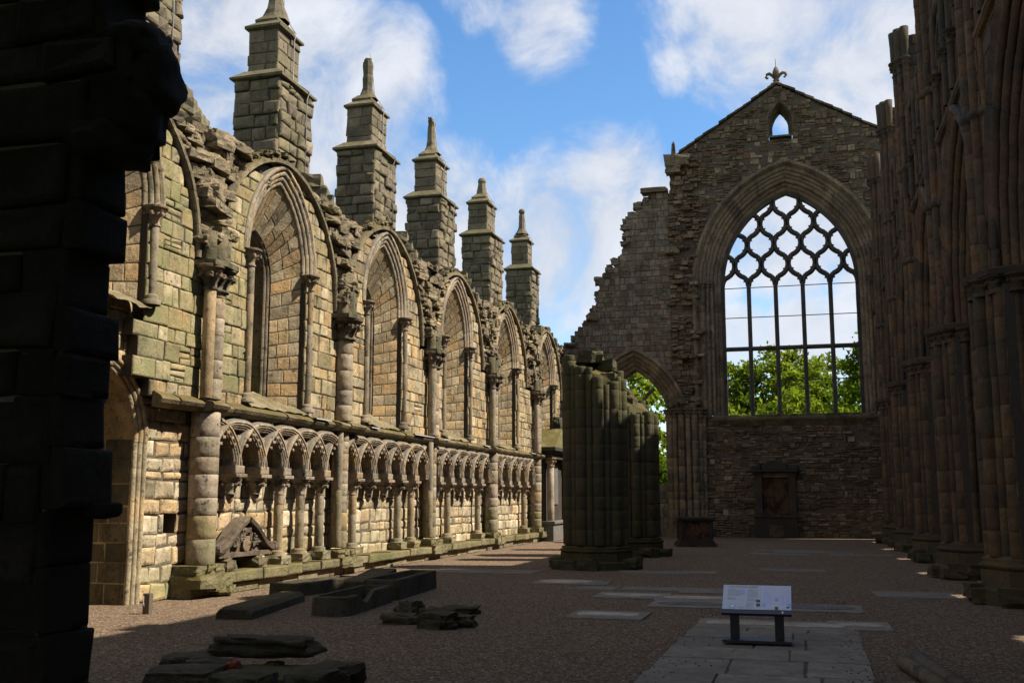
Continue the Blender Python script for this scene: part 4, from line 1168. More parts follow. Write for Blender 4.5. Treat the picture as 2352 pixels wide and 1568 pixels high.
while z < 6.6:
    h = U_(.3, .5); xr = fx(z + h / 2) + U_(-.012, .012)
    dp = U_(.5, .62)
    for (y0_, y1_) in ((6.42, 6.42 + dp), (6.42 + dp, 7.0)):
        if y1_ - y0_ < .05: continue
        xx = xr + (U_(-.012, .01) if y1_ > 6.99 else U_(-.07, -.05))
        block(mb, lambda u, v, w_: (xr - .45 + w_, u, v), y0_ + .008, y1_ - .008, z + .008, z + h - .008, 0, .45 + xx - xr, .045, .012, tone_rand(.05, .5 * rng.random()), tilt=.02)
    block(mb, lambda u, v, w_: (u, 6.44 - w_, v), xr - .5, xr - .07, z + .008, z + h - .008, -.3, U_(0, .03), .045, .012, tone_rand(.05, .5 * rng.random()))
    box(mb, xr - .6, xr - .14, 6.5, 6.9, z - .02, z + h + .02, (.5, 0, 0, .5))
    z += h
for (x, y, zz, a, b, c) in ((-4.93, 6.7, 4.72, .24, .3, .2), (-4.78, 6.75, 5.0, .2, .25, .22), (-4.86, 6.7, 5.25, .2, .26, .15), (-5.0, 6.6, 4.45, .2, .3, .14)): rock(mb, (x, y, zz), (a, b, c), tone_rand(.05, .5), .16, 6, boxy=.45, smooth=True)
mb.build("ragged_jamb", M_FORE, fw)
mb = MB(); lathe(mb, -5.12, 6.9, [(.04, 1.64), (.13, 1.66), (.15, 1.69), (.15, 1.75), (.13, 1.765)], 14, tone_rand(0, .5)); mb.build("corbel", M_FORE, fw)

ep = thing("unseen_sky_blocker", "unseen stone passage added around the camera to darken the foreground", "passage", (-.5, 0, 0))  # unseen enclosure, added to keep skylight off the foreground wall
mb = MB()
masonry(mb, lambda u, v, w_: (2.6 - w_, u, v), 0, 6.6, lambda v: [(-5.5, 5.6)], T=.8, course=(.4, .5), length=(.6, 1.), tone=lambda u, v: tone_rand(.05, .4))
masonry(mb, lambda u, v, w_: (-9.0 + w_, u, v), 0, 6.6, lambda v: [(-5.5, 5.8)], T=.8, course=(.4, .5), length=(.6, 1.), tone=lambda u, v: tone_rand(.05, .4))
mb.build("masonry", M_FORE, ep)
mb = MB(); box(mb, -9.8, 3.4, -5.5, 5.7, 6.6, 7.2, (.4, 0, 0, .3)); mb.build("sky_blocker_roof", M_FORE, ep)

# ------------------------------------------------------------ paving and grave slabs
def sheet(mb, pts, z0, z1, tone):
    n = len(pts); c = Vector((sum(p[0] for p in pts) / n, sum(p[1] for p in pts) / n))
    ins = [(p[0] + (c.x - p[0]) * .02, p[1] + (c.y - p[1]) * .02) for p in pts]
    vs = [(x, y, z0) for x, y in pts] + [(x, y, z1 - .006) for x, y in pts] + [(x, y, z1) for x, y in ins]
    fs = [(k, (k + 1) % n, n + (k + 1) % n, n + k) for k in range(n)] + [(n + k, n + (k + 1) % n, 2 * n + (k + 1) % n, 2 * n + k) for k in range(n)] + [tuple(range(2 * n, 3 * n))]
    mb.add(vs, fs, tone)
mb = MB(); y = 3.0
while y < 15.35:
    d = U_(.75, 1.1); xa, xb = -1.70 + .02 * (y - 10), .60 + .008 * (y - 10)
    if y + d > 15.35: d = 15.4 - y
    cuts = [xa, xa + (xb - xa) * U_(.3, .45), xa + (xb - xa) * U_(.55, .8), xb] if rng.random() < .5 else [xa, xa + (xb - xa) * U_(.35, .65), xb]
    for a, b in zip(cuts, cuts[1:]):
        g = .012; j = lambda: U_(-.012, .012)
        sheet(mb, [(a + g + j(), y + g), (b - g + j(), y + g + j()), (b - g + j(), y + d - g), (a + g + j(), y + d - g + j())], -.04, .016 + U_(-.003, .005), tone_rand(0, .3 * rng.random()))
    y += d
for (x, yy, a, b) in ((-2.4, 21.3, 2.4, .75), (-4.1, 21.25, .9, .7), (-.6, 37.5, 2.2, .8), (.2, 36.6, 2.4, .8), (-.9, 35.3, 1.9, .9), (1.6, 35.3, 2.0, .9), (-3.6, 26.0, 1.7, 1.0), (-2.6, 26.3, .9, .9), (-.35, 27.6, 1.5, .9), (1.9, 21.3, 1.4, 1.2), (-4.9, 22.4, 1.6, 1.0), (-1.4, 21.0, 2, .8), (-7.6, 25.2, 2.6, 1.3)):
    sheet(mb, [(x - a / 2, yy - b / 2), (x + a / 2 + U_(-.1, .1), yy - b / 2 + U_(-.05, .05)), (x + a / 2, yy + b / 2), (x - a / 2 + U_(-.1, .1), yy + b / 2)], -.04, .014 + U_(-.003, .004), tone_rand(0, .4))
o = mb.build("paving", M_FLAG); o['kind'] = 'structure'
mb = MB()                              # gravel strewn over the flags
for k in range(420):
    y = U_(9.5, 20); 
    e = abs(rng.gauss(0, .35)); x = (-1.72 + e) if rng.random() < .5 else (.62 - abs(rng.gauss(0, .2)))
    s_ = U_(.006, .013)
    rock(mb, (x, y, .018), (s_, s_, s_ * .7), tone_rand(0, rng.random()), .2, n=1)
o = mb.build("loose_gravel", M_GRAV); o['kind'] = 'stuff'
# ledger slabs with pale sunk panels: pixel rows in the photo give their floor positions
slabs = [
 ("round", -5.0, 22.45, 1.15, .5, "round pale worn panel set in the floor beside the nearer broken pier"),
 ("oval", -3.15, 19.7, 1.1, .42, "left pale oval ledger of the far pair left of the sign"),
 ("oval", -2.0, 19.45, 1.1, .42, "brighter right hand pale oval ledger of the far pair left of the sign"),
 ("oval", -1.95, 18.35, 1.1, .42, "faint narrow oval ledger just in front of the brighter oval one"),
 ("long", -3.0, 16.4, .95, .42, "lone pale ledger with clipped corners lying in gravel, leftmost of the floor slabs"),
 ("long", -.95, 15.75, 1.0, .42, "pale ledger with clipped corners behind the left leg of the sign"),
 ("long", -.02, 15.7, .95, .42, "pale ledger with clipped corners behind the right leg of the sign"),
 ("long", .62, 15.75, .0, .0, ""),
 ("oval", .1, 18.3, 1.2, .5, "dull oval ledger just right of the sign panel"),
]
slabs[7] = ("long", .66, 15.95, .62, .4, "rightmost pale ledger with clipped corners on the floor right of the sign")
for (k, x, y, a, b, lab) in slabs:
    t = thing("ledger_slab", lab, "grave slab", (x, y, 0), "grave ledgers let into the floor")
    mb = MB(); A_, B_ = a / 2 + .12, b / 2 + .32
    sheet(mb, [(x - A_, y - B_), (x + A_, y - B_), (x + A_ + U_(-.03, .03), y + B_), (x - A_, y + B_)], -.04, .023 + U_(0, .003), tone_rand(0, .2)); mb.build("slab", M_FLAG, t)
    if k == "long":
        c = .09; pts = [(x - a / 2 + c, y - b / 2), (x + a / 2 - c, y - b / 2), (x + a / 2, y - b / 2 + c), (x + a / 2, y + b / 2 - c), (x + a / 2 - c, y + b / 2), (x - a / 2 + c, y + b / 2), (x - a / 2, y + b / 2 - c), (x - a / 2, y - b / 2 + c)]
    else:
        pts = [(x + a / 2 * math.cos(2 * math.pi * q / 28), y + b / 2 * (1.7 if k == "round" else 1.25) * math.sin(2 * math.pi * q / 28)) for q in range(28)]
    mb = MB(); sheet(mb, pts, .015, .036, tone_rand(0, .05)); mb.build("raised_panel", M_PALE if "faint" not in lab and "dull" not in lab else M_GREY, t)

# ------------------------------------------------------------ information sign
sg = thing("information_sign", "low angled information panel on two black legs and a metal base", "sign", (-.64, 13.7, .04))
mb = MB(); box(mb, -1.05, -.23, 13.5, 13.86, .042, .075); mb.build("base_plate", M_BLACK, sg)
for x in (-.91, -.37):
    mb = MB(); box(mb, x - .055, x + .055, 13.68, 13.76, .074, .42); mb.build("leg", M_BLACK, sg)
bx0, bx1 = -1.055, -.215
pb, pt = Vector((0, 13.52, .395)), Vector((0, 13.98, .70))
ax = (pt - pb).normalized(); nrm = Vector((0, -ax.z, ax.y)); BL = (pt - pb).length
def MP(u, v, w_):                           # u 0..1 across, v 0..1 up the board, w metres proud
    p = pb + ax * (v * BL) + nrm * w_; return (bx0 + (bx1 - bx0) * u, p.y, p.z)
mb = MB(); mbox(mb, MP, 0, 1, 0, 1, -.035, 0); mb.build("backing_board", M_BOARDE, sg)
pn = None
mb = MB(); mbox(mb, MP, .004, .996, .13, .985, -.002, .004); pn = mb.build("printed_panel", M_PANEL, sg)
mb = MB()
def lines(u0, u1, v0, v1, n):
    for k in range(n):
        v = v0 + (v1 - v0) * k / n; e = u1 if k < n - 1 else u0 + (u1 - u0) * .6
        mbox(mb, MP, u0, e - U_(0, .012), v, v + .010, .004, .0055)
lines(.07, .27, .60, .86, 9); lines(.36, .52, .55, .86, 10); lines(.07, .2, .46, .56, 4); lines(.36, .52, .42, .53, 4); lines(.35, .46, .28, .4, 4); lines(.34, .46, .17, .29, 4); lines(.25, .32, .17, .24, 3)
mb.build("text_lines", M_INK, pn)
mb = MB(); mbox(mb, MP, .575, .992, .135, .98, .004, .0055); mb.build("picture", M_PLIL, pn)
mb = MB()
for k in range(7):                          # vault ribs of the painted interior
    f = 1 - k / 7.5; cx_, cz_ = .785, .62 - .02 * k; rr = .17 * f
    for q in range(16):
        a0, a1 = math.pi * q / 16, math.pi * (q + 1) / 16
        P = lambda r, a: (cx_ + r * math.cos(a), cz_ + r * 1.6 * math.sin(a) + .08 * f)
        th = .012 * f
        v4 = [MP(*P(rr, a0), .0065), MP(*P(rr, a1), .0065), MP(*P(rr + th, a1), .0065), MP(*P(rr + th, a0), .0065)]
        if max(P(rr + th, a0)[1], P(rr + th, a1)[1]) < .975: mb.add(v4, [(0, 1, 2, 3)])
mbox(mb, MP, .735, .845, .33, .40, .0056, .007); mbox(mb, MP, .66, .92, .15, .19, .0056, .007)
mb.build("picture_ribs", M_PCRM, pn)
mb = MB()
for k, u in enumerate((.61, .645, .68, .705)):
    mbox(mb, MP, u, u + .006, .30, .9 - k * .1, .0056, .007); mbox(mb, MP, 1.57 - u - .006, 1.57 - u, .30, .9 - k * .1, .0056, .007)
for u in (.605, .965):
    A_ = Arch(u, .025, .33, .1)
    mbox(mb, MP, u - .025, u + .022, .22, .36, .0056, .007)
mbox(mb, MP, .755, .815, .43, .56, .0056, .007); mb.build("picture_piers", M_PBLUE, pn)
mb = MB()
for bx in ((.495, .55, .38, .47, .004, .006), (.495, .55, .24, .34, .004, .006), (.76, .81, .14, .24, .0056, .008), (.925, .965, .2, .24, .0056, .008)):
    mb = MB(); mbox(mb, MP, *bx); mb.build("small_photo", M_PDRK, pn)
mb = MB()
pts = [(.285 + .045 * math.cos(2 * math.pi * q / 20), .74 + .085 * math.sin(2 * math.pi * q / 20)) for q in range(20)]
prism(mb, MP, pts, .004, .0062); mb.build("emblem", M_PBLUE, pn); mb = MB(); mbox(mb, MP, .1, .2, .17, .29, .004, .006); mb.build("floor_plan", M_PBLUE, pn)
mb = MB(); mbox(mb, MP, .128, .172, .2, .26, .006, .0075); mbox(mb, MP, .86, .88, .03, .09, .0, .002); mb.build("white_marks", M_WHITE, pn)
cu = bpy.data.curves.new("title_text", 'FONT'); cu.body = "HOLYROOD ABBEY"; cu.size = .062; cu.extrude = .0008
to = bpy.data.objects.new("title_tmp", cu); col.objects.link(to); bpy.context.view_layer.update()
me = bpy.data.meshes.new_from_object(to.evaluated_get(bpy.context.evaluated_depsgraph_get())); bpy.data.objects.remove(to)
xs = [v.co.x for v in me.vertices]; wd = max(xs) - min(xs); scl = .44 * (bx1 - bx0) / wd
off = Vector(sg['_o'])
for v in me.vertices:
    u = .08 + v.co.x * scl / (bx1 - bx0); vv = .885 + v.co.y / BL * .9
    v.co = Vector(MP(u, vv, .0055 + v.co.z)) - off
me.name = "title"; me.materials.clear(); me.materials.append(M_INKB)
ti = bpy.data.objects.new("title", me); col.objects.link(ti); ti.parent = pn

# ------------------------------------------------------------ stone coffins and lid
def coffin(lab, x0, x1, y0, y1, h, th=.1, taper=.08, round_end=False, gap=None, rz=0):
    t = thing("stone_coffin", lab, "coffin", ((x0 + x1) / 2, (y0 + y1) / 2, 0), "hollow stone coffins on the gravel")
    cx_, cy_ = (x0 + x1) / 2, (y0 + y1) / 2
    def outl(ins):
        a, b = (x1 - x0) / 2 - ins, (y1 - y0) / 2 - ins
        pts = []
        if round_end:
            for q in range(9):
                an = math.pi + math.pi * q / 8; pts.append((a * math.cos(an), -b + a * .55 + a * .55 * math.sin(an)))
        else:
            pts += [(-a + .08, -b), (a - .08, -b), (a, -b + .08)] if ins < .02 else [(-a, -b), (a * .5, -b), (a, -b)]
        for f in (.2, .4, .6, .8): pts.append((a - taper * f, -b + 2 * b * f))
        pts += [(a - taper, b), (0, b), (-a + taper, b)]
        for f in (.8, .6, .4, .2): pts.append((-a + taper * f, -b + 2 * b * f))
        return pts
    O, I = outl(0), outl(th); n = len(O)
    cr, sr = math.cos(rz), math.sin(rz)
    W = lambda p, z, s: (cx_ + p[0] * cr - p[1] * sr, cy_ + p[0] * sr + p[1] * cr, z + .02 * noise.noise(Vector((p[0] * 4, p[1] * 4, s))))
    hz = [h * (.45 if gap and gap[0] < p[1] < gap[1] and p[0] > 0 else 1) for p in O]
    vs = [W((p[0] * 1.02, p[1] * 1.01), -.03, 1) for p in O] + [W(p, z * .93, 1) for p, z in zip(O, hz)] + [W((p[0] * .96, p[1] * .985), z, 2) for p, z in zip(O, hz)] + [W(p, z, 2) for p, z in zip(I, hz)] + [W((p[0] * .9, p[1] * .97), .06, 3) for p in I]
    fs = [(r * n + k, r * n + (k + 1) % n, (r + 1) * n + (k + 1) % n, (r + 1) * n + k) for r in range(4) for k in range(n)]
    fs.append(tuple(4 * n + k for k in range(n)))
    mb = MB(); mb.add(vs[:3 * n], [f for f in fs if max(f) < 3 * n], tone_rand(.2, .2)); b_ = mb.build("coffin_wall", M_DARK, t)
    mb = MB(); mb.add(vs, [f for f in fs if min(f) >= 2 * n], tone_rand(.3, .3)); mb.build("hollow", M_DARK, t)
coffin("long shallow stone trough lying closest to the sunlit wall", -9.5, -8.85, 17.9, 20.1, .24, .08, .05, rz=-R(11))
coffin("broken stone coffin with a rounded near end and a gap in its side", -7.52, -6.88, 15.15, 17.45, .29, .08, .04, True, (-.6, -.2), R(4))
coffin("deep stone coffin with open hollow, farthest and most complete", -7.8, -7.08, 17.75, 20.4, .36, .09, .08, rz=R(3))
t = thing("coffin_lid", "flat coped stone coffin lid lying on gravel near the wall", "coffin lid", (-8.6, 15.9, 0))
mb = MB()
for (ya, yb) in ((14.45, 15.7), (15.72, 17.2)):
    xa = lambda y: -8.32 - (y - 14.45) * .17
    sec = [(-.3, 0), (-.29, .11), (-.2, .17), (.2, .17), (.29, .11), (.3, 0)]
    vs = [(xa(y) + s[0] * (1.0 - .05 * (y - 14.75)), y, s[1] + .01 * noise.noise(Vector((s[0] * 5, y * 3, 0)))) for y in (ya, ya + .06, (ya + yb) / 2, yb) for s in sec]
    vs = [(x, y, z - (.03 if i < 6 and z > .05 else 0)) for i, (x, y, z) in enumerate(vs)]
    mb.add(vs, [(r * 6 + k, r * 6 + k + 1, r * 6 + 7 + k, r * 6 + 6 + k) for r in range(3) for k in range(5)] + [tuple(range(6))[::-1], tuple(range(18, 24))], tone_rand(.2, .2))
mb.build("lid", M_DARK, t)
t = thing("tilted_slab", "flat stone slab leaning behind the two open coffins", "slab", (-8.4, 20, 0))
mb = MB(); block(mb, lambda u, v, w_: (u, 19.2 + v, .10 + w_ + .13 * v), -8.7, -8.1, 0, 1.3, -.2, .1, .03, .03, tone_rand(.3, .2)); mb.build("slab", M_DARK, t)
# loose rubble stones
for (x, y, a, b, c, lab) in ((-5.72, 14.6, .30, .17, .075, "flat loose stone with a curved edge, left front of the rubble group"), (-6.0, 15.75, .2, .2, .11, "rounded lump of rubble at the back left of the loose group"),
                             (-5.3, 16.1, .32, .18, .06, "thin flat stone at the back right of the loose group"), (-5.4, 15.3, .26, .2, .085, "squared stone in the middle of the loose rubble group"),
                             (-5.02, 14.25, .30, .24, .11, "largest jagged rock at the front of the loose rubble group"), (-4.72, 14.55, .17, .2, .08, "small dark rock at the right end of the rubble group")):
    mb = MB(); rock(mb, (x, y, c * .75), (a * .88, b * .85, c * 1.2), tone_rand(.2, .3), .26, 7, boxy=.5, rot=U_(-.4, .4))
    tag(mb.build("loose_rock", M_DARK), lab, "rock", "loose rubble stones on the gravel")
# ring of foundation stones in the left foreground
ring = [(-5.95, 9.5, .24, .23, .13, .35, "back left block of the stone ring in the left foreground"), (-5.5, 8.72, .33, .27, .13, .2, "left front block of the stone ring in the left foreground"),
        (-4.85, 8.62, .25, .22, .125, 0, "middle front block of the stone ring with a pale spot"), (-4.3, 8.9, .22, .27, .13, -.15, "right front corner block of the stone ring in the foreground"),
        (-4.42, 9.55, .2, .25, .11, -.3, "right back sloping block of the stone ring in the foreground"), (-5.55, 9.25, .28, .18, .13, .3, "inner left stone lying inside the foreground ring")]
for (x, y, a, b, c, rz, lab) in ring:
    mb = MB(); rock(mb, (x, y, c), (a, b, c * 1.15), tone_rand(.15, .4), .12, 8, boxy=.62, rot=rz)
    tag(mb.build("foundation_stone", M_DARK), lab, "stone block", "ring of foundation stones in the foreground")
mb = MB()
rock(mb, (-5.25, 9.75, .33), (.52, .14, .10), tone_rand(.2, .4), .2, 10, boxy=.6, rot=.03)
tube(mb, [(-5.75 + .125 * q, 9.63 + .015 * math.sin(q * 2.1), .39 + .014 * math.cos(q * 1.3)) for q in range(9)], [.03 + .012 * math.sin(q * 1.9) for q in range(9)], 8, tone_rand(.2, .4))
tag(mb.build("carved_slab", M_DARK), "long weathered carved slab resting on the back of the stone ring", "carved stone")
mb = MB()
for k in range(22): rock(mb, (U_(-5.5, -4.7), U_(9.0, 9.7), U_(.12, .17)), (U_(.06, .14), U_(.06, .12), U_(.02, .04)), tone_rand(.8, .2), .2)
rock(mb, (-5.05, 9.2, .06), (.6, .5, .13), tone_rand(.9, .2), .08, 4, boxy=.7)
o = mb.build("moss_and_rubble_fill", M_DARK); o['kind'] = 'stuff'
t = thing("flower_bunch", "tiny red and purple withered flower bunch on the stone ring", "flowers", (-5.2, 9.05, .2))
mb = MB()
for k in range(9): rock(mb, (-5.2 + U_(-.04, .04), 9.05 + U_(-.04, .04), .24 + U_(-.03, .04)), (.022, .022, .03), tone_rand(), .3)
mb.build("blossom", plain("blossom_red", (.25, .05, .03), .7, .4, 40), t)
mb = MB()
for k in range(8): tube(mb, [(-5.2, 9.05, .2), (-5.2 + U_(-.09, .09), 9.05 + U_(-.06, .06), .2 + U_(0, .08))], .008, 4)
mb.build("ribbon", plain("ribbon_purple", (.07, .03, .12), .6, .3), t)
# fallen shaft at the lower right
t = thing("fallen_shaft", "grey fallen double moulded column shaft at the lower right", "column piece", (1.05, 11.6, 0))
mb = MB()
for dx, r in ((-.07, .075), (.07, .1)): tube(mb, [(1.0 + dx, 12.5 - (.25 if dx < 0 else 0), .07), (1.12 + dx, 11.4, .08), (1.25 + dx, 10.2, .09)], r, 14, tone_rand(0, .4))
mb.build("shaft", M_PED, t)
# small marker post by the wall
t = thing("marker_post", "short brown post with a wire clip standing in gravel by the wall", "post", (-10.0, 14.75, 0))
mb = MB(); block(mb, lambda u, v, w_: (u, 14.7 - w_, v), -10.07, -9.95, -.05, .31, -.1, 0, .01, 0, tone_rand()); box(mb, -10.066, -9.954, 14.705, 14.795, .29, .315); mb.build("post", M_WOOD, t)
mb = MB(); tube(mb, [(-10.04, 14.68, .28), (-10.04, 14.68, .14), (-10.02, 14.67, .12), (-10.03, 14.67, .18)], .006, 4); mb.build("wire_clip", M_LEAD, t)

# ------------------------------------------------------------ carved pediment with shield
t = thing("carved_pediment", "triangular carved pediment with a shield, propped against the sunlit wall", "carved stone", (XL + .25, 18.8, .43))
MPd = lambda u, v, w_: (XL - .05 + w_, u, v)
yl, yr, zb_, za = 17.85, 19.8, .72, 1.40
mb = MB()
prism(mb, MPd, [(yl, zb_), (yr, zb_), (yr - .15, zb_ + .1), (18.95, za - .06), (18.75, za - .06), (yl + .2, zb_ + .12)], 0, .2, tone_rand(.0, .3))
prism(mb, MPd, [(yl - .05, zb_ - .05), (yr + .05, zb_ - .05), (yr + .03, zb_ + .03), (yl - .03, zb_ + .03)], 0, .3, tone_rand(0, .3))
mb.build("tympanum", M_PED, t)
for sgn in (-1, 1):
    mb = MB(); base = 18.85; pts = []
    for q in range(15):
        f = q / 14; uu = base + sgn * (.03 + 1.0 * f); zz = za - (za - zb_ - .1) * (f ** .85) + .05 * math.sin(f * math.pi * 2) - .04
        pts.append((uu, zz))
    pts.append((base + sgn * 1.1, zb_ + .1))
    for (a, b) in zip(pts, pts[1:]):
        vs = []
        for p in (a, b):
            for (dz, ww) in ((-.06, .1), (-.03, .34), (.05, .36), (.07, .3), (.06, .0)): vs.append(MPd(p[0], p[1] + dz, ww))
        mb.add(vs, [(k, k + 1, 6 + k, 5 + k) for k in range(4)] + [(0, 1, 2, 3, 4), (9, 8, 7, 6, 5)], (.4, 0, 0, .4))
    rock(mb, MPd(base + sgn * 1.08, zb_ + .1, .2), (.17, .1, .09), (.4, 0, 0, .4), .1)
    mb.build("raking_cornice", M_PED, t)
mb = MB(); prism(mb, MPd, [(18.72, 1.06), (18.72, .86), (18.78, .78), (18.87, .75), (18.96, .78), (19.02, .86), (19.02, 1.06), (18.87, 1.03)], .2, .27, (.9, 0, 0, 0)); mb.build("shield", M_PED, t)
mb = MB()
for k in range(46):
    a = U_(.1, math.pi - .1); r = U_(.2, .5)
    uu = 18.87 + r * math.cos(a) * 1.15; zz = .86 + r * math.sin(a) * .85
    if zz < za - .12 - abs(uu - 18.87) * .62: rock(mb, MPd(uu, zz, .22), (.06, U_(.04, .07), U_(.03, .06)), (.4, 0, 0, .35), .3)
mb.build("foliage_carving", M_PED, t)
for y in (18.15, 19.35):
    mb = MB(); rock(mb, (XL + .12, y, .52), (.22, .2, .1), tone_rand(.2, .4), .12, boxy=.85, rot=0); rock(mb, (XL + .1, y, .64), (.14, .13, .08), tone_rand(.2, .4), .12, boxy=.8, rot=0); mb.build("support_stone", M_RUB, t)

# ------------------------------------------------------------ monuments
t = thing("wall_monument", "dark wall monument with round topped pediment under the great window", "monument", (-1.3, YE, 0))
mb = MB(); block(mb, ME, -2.25, -.35, 0, .95, 0, .42, .03, 0, tone_rand(0, .4)); prism(mb, ME, [(-2.3, .92), (-.3, .92), (-.35, 1.02), (-2.25, 1.02)], 0, .48, tone_rand(0, .4)); mb.build("plinth", M_MON, t)
mb = MB(); block(mb, ME, -1.62, -.98, .02, .55, .3, .44, .03, 0, tone_rand(0, .4)); mb.build("plinth_stone", M_EAST, t)
for x in (-2.05, -.55):
    mb = MB(); block(mb, ME, x - .16, x + .16, 1.02, 2.92, 0, .3, .02, 0, tone_rand(0, .2)); block(mb, ME, x - .2, x + .2, 2.75, 2.95, 0, .33, .02, 0, tone_rand(0, .2)); mb.build("pilaster", M_MON, t)
mb = MB(); mbox(mb, ME, -1.89, -.71, 1.02, 2.78, 0, .12, (.5, 0, 0, .4)); mb.build("inscription_panel", M_BROWN, t)
mb = MB(); block(mb, ME, -1.88, -.72, 2.7, 2.92, 0, .22, .02, 0, tone_rand(0, .1)); mb.build("frieze", M_EDRESS, t)
mb = MB(); prism(mb, ME, [(-2.3, 2.96), (-.3, 2.96), (-.2, 3.06), (-2.4, 3.06)], 0, .5, tone_rand(0, .5))
prism(mb, ME, [(-1.3 + .55 * math.cos(math.pi * q / 14), 3.06 + .42 * math.sin(math.pi * q / 14)) for q in range(15)], 0, .4, tone_rand(0, .5))
for s in (-1, 1): rock(mb, (-1.3 + s * .82, YE - .2, 3.16), (.22, .18, .12), tone_rand(0, .5), .1)
mb.build("pediment", M_MON, t)
t = thing("table_tomb", "dark stone tomb chest with a round shield panel in front of the clustered respond", "tomb", (-4.05, 40.4, 0))
rz = R(12); cr, sr = math.cos(rz), math.sin(rz)
def TM(u, v, w_, f=0):
    p = [(u, -.45 - w_), (.55 + w_, u), (-u, .45 + w_), (-.55 - w_, -u)][f]; return (-4.05 + p[0] * cr - p[1] * sr, 40.4 + p[0] * sr + p[1] * cr, v)
def tslab(mb, e, z0, z1, tone):
    c = [(-.55 - e, -.45 - e), (.55 + e, -.45 - e), (.55 + e, .45 + e), (-.55 - e, .45 + e)]
    vs = [(-4.05 + p[0] * cr - p[1] * sr, 40.4 + p[0] * sr + p[1] * cr, z) for z in (z0, z1) for p in c]
    mb.add(vs, [(3, 2, 1, 0), (4, 5, 6, 7)] + [(k, (k + 1) % 4, 4 + (k + 1) % 4, 4 + k) for k in range(4)], tone)
mb = MB(); tslab(mb, .18, 0, .12, tone_rand(0, .4)); tslab(mb, .12, .12, .2, tone_rand(0, .4)); tslab(mb, .06, .2, .28, tone_rand(0, .4)); mb.build("plinth", M_MON, t)
mb = MB(); tslab(mb, 0, .28, .92, (.9, 0, 0, .3)); mb.build("chest", M_BROWN, t)
mb = MB()
for f, hw in ((0, .55), (1, .45), (2, .55), (3, .45)):
    for s in (-1, 1):
        mb = MB(); block(mb, lambda u, v, w_: TM(u, v, w_, f), s * hw - .07, s * hw + .07, .28, .92, -.05, .05, .02, 0, tone_rand(0, .4)); mb.build("corner_pilaster", M_MON, t)
mb = MB(); prism(mb, lambda u, v, w_: TM(u, v, w_, 0), [(.2 * math.cos(q * .628), .6 + .2 * math.sin(q * .628)) for q in range(10)], 0, .04, (.9, 0, 0, 0)); mb.build("shield_panel", M_BROWN, t)
mb = MB(); tslab(mb, .08, .92, .98, tone_rand(0, .5)); tslab(mb, .15, .98, 1.08, tone_rand(0, .5)); mb.build("top_slab", M_MON, t)
t = thing("aedicule_monument", "tall classical wall monument with mossy pediment and carved beast beside the last shaft", "monument", (XL + .4, 45., 0))
mb = MB(); block(mb, MN, 43.0, 47.2, 0, .7, -.1, .75, .03, 0, tone_rand(.1, .2)); block(mb, MN, 42.95, 47.25, .7, .82, -.1, .82, .03, 0, tone_rand(.1, .2)); mb.build("plinth", M_GREY, t)
mb = MB(); block(mb, MN, 43.3, 46.9, .82, 3.4, -.1, .3, .02, 0, tone_rand(0, .2)); mb.build("body", M_MON, t)
mb = MB(); block(mb, MN, 44.0, 45.6, 1.5, 3.2, .2, .35, .02, 0, tone_rand(0, .0)); mb.build("inscription_panel", M_GREY, t)
for y in (43.45, 46.7):
    mb = MB(); shaft(mb, XL + .52, y, .86, 3.3, .15, 14, (1.5, 2.5)); capital(mb, XL + .52, y, 3.1, 3.45, .15, .24, tone_rand(0, .3)); mb.build("column", M_SHAFT, t)
mb = MB()
for z0_, z1_, e in ((3.42, 3.62, .65), (3.62, 3.74, .72), (3.74, 3.9, .85)): block(mb, MN, 43.2 - (e - .65), 47. + (e - .65), z0_, z1_, -.1, e, .02, 0, tone_rand(0, .6))
for k in range(34): block(mb, MN, 43.15 + k * .112, 43.2 + k * .112, 3.66, 3.73, .6, .78, .005, 0, tone_rand(0, .5))
mb.build("cornice", M_MON, t)
mb = MB()
for s in (-1, 1):
    vs = [MN(45.1 + s * 2.0, 3.9, -.1), MN(45.1 + s * 2.0, 3.9, .8), MN(45.1 + s * .55, 4.75, .8), MN(45.1 + s * .55, 4.75, -.1), MN(45.1 + s * .55, 3.9, .8), MN(45.1 + s * .55, 3.9, -.1)]
    mb.add(vs, [(0, 1, 2, 3), (1, 4, 2), (0, 3, 5), (2, 4, 5, 3)], (.4, .9, 0, .1))
    mb.build("pediment_half", M_RUB, t); mb = MB()
mb = MB()
for (u, z, a, b, c) in ((45.1, 4.3, .3, .3, .4), (45.0, 4.75, .25, .22, .3), (44.85, 5.1, .18, .2, .2), (44.7, 5.05, .1, .14, .1), (45.3, 4.55, .2, .14, .3), (45.4, 5.0, .1, .1, .22), (44.75, 4.45, .14, .12, .3)): rock(mb, MN(u, z, .5), (a, b, c), tone_rand(.2, .6), .25, 4, boxy=.4)
mb.build("carved_beast", M_MON, t)

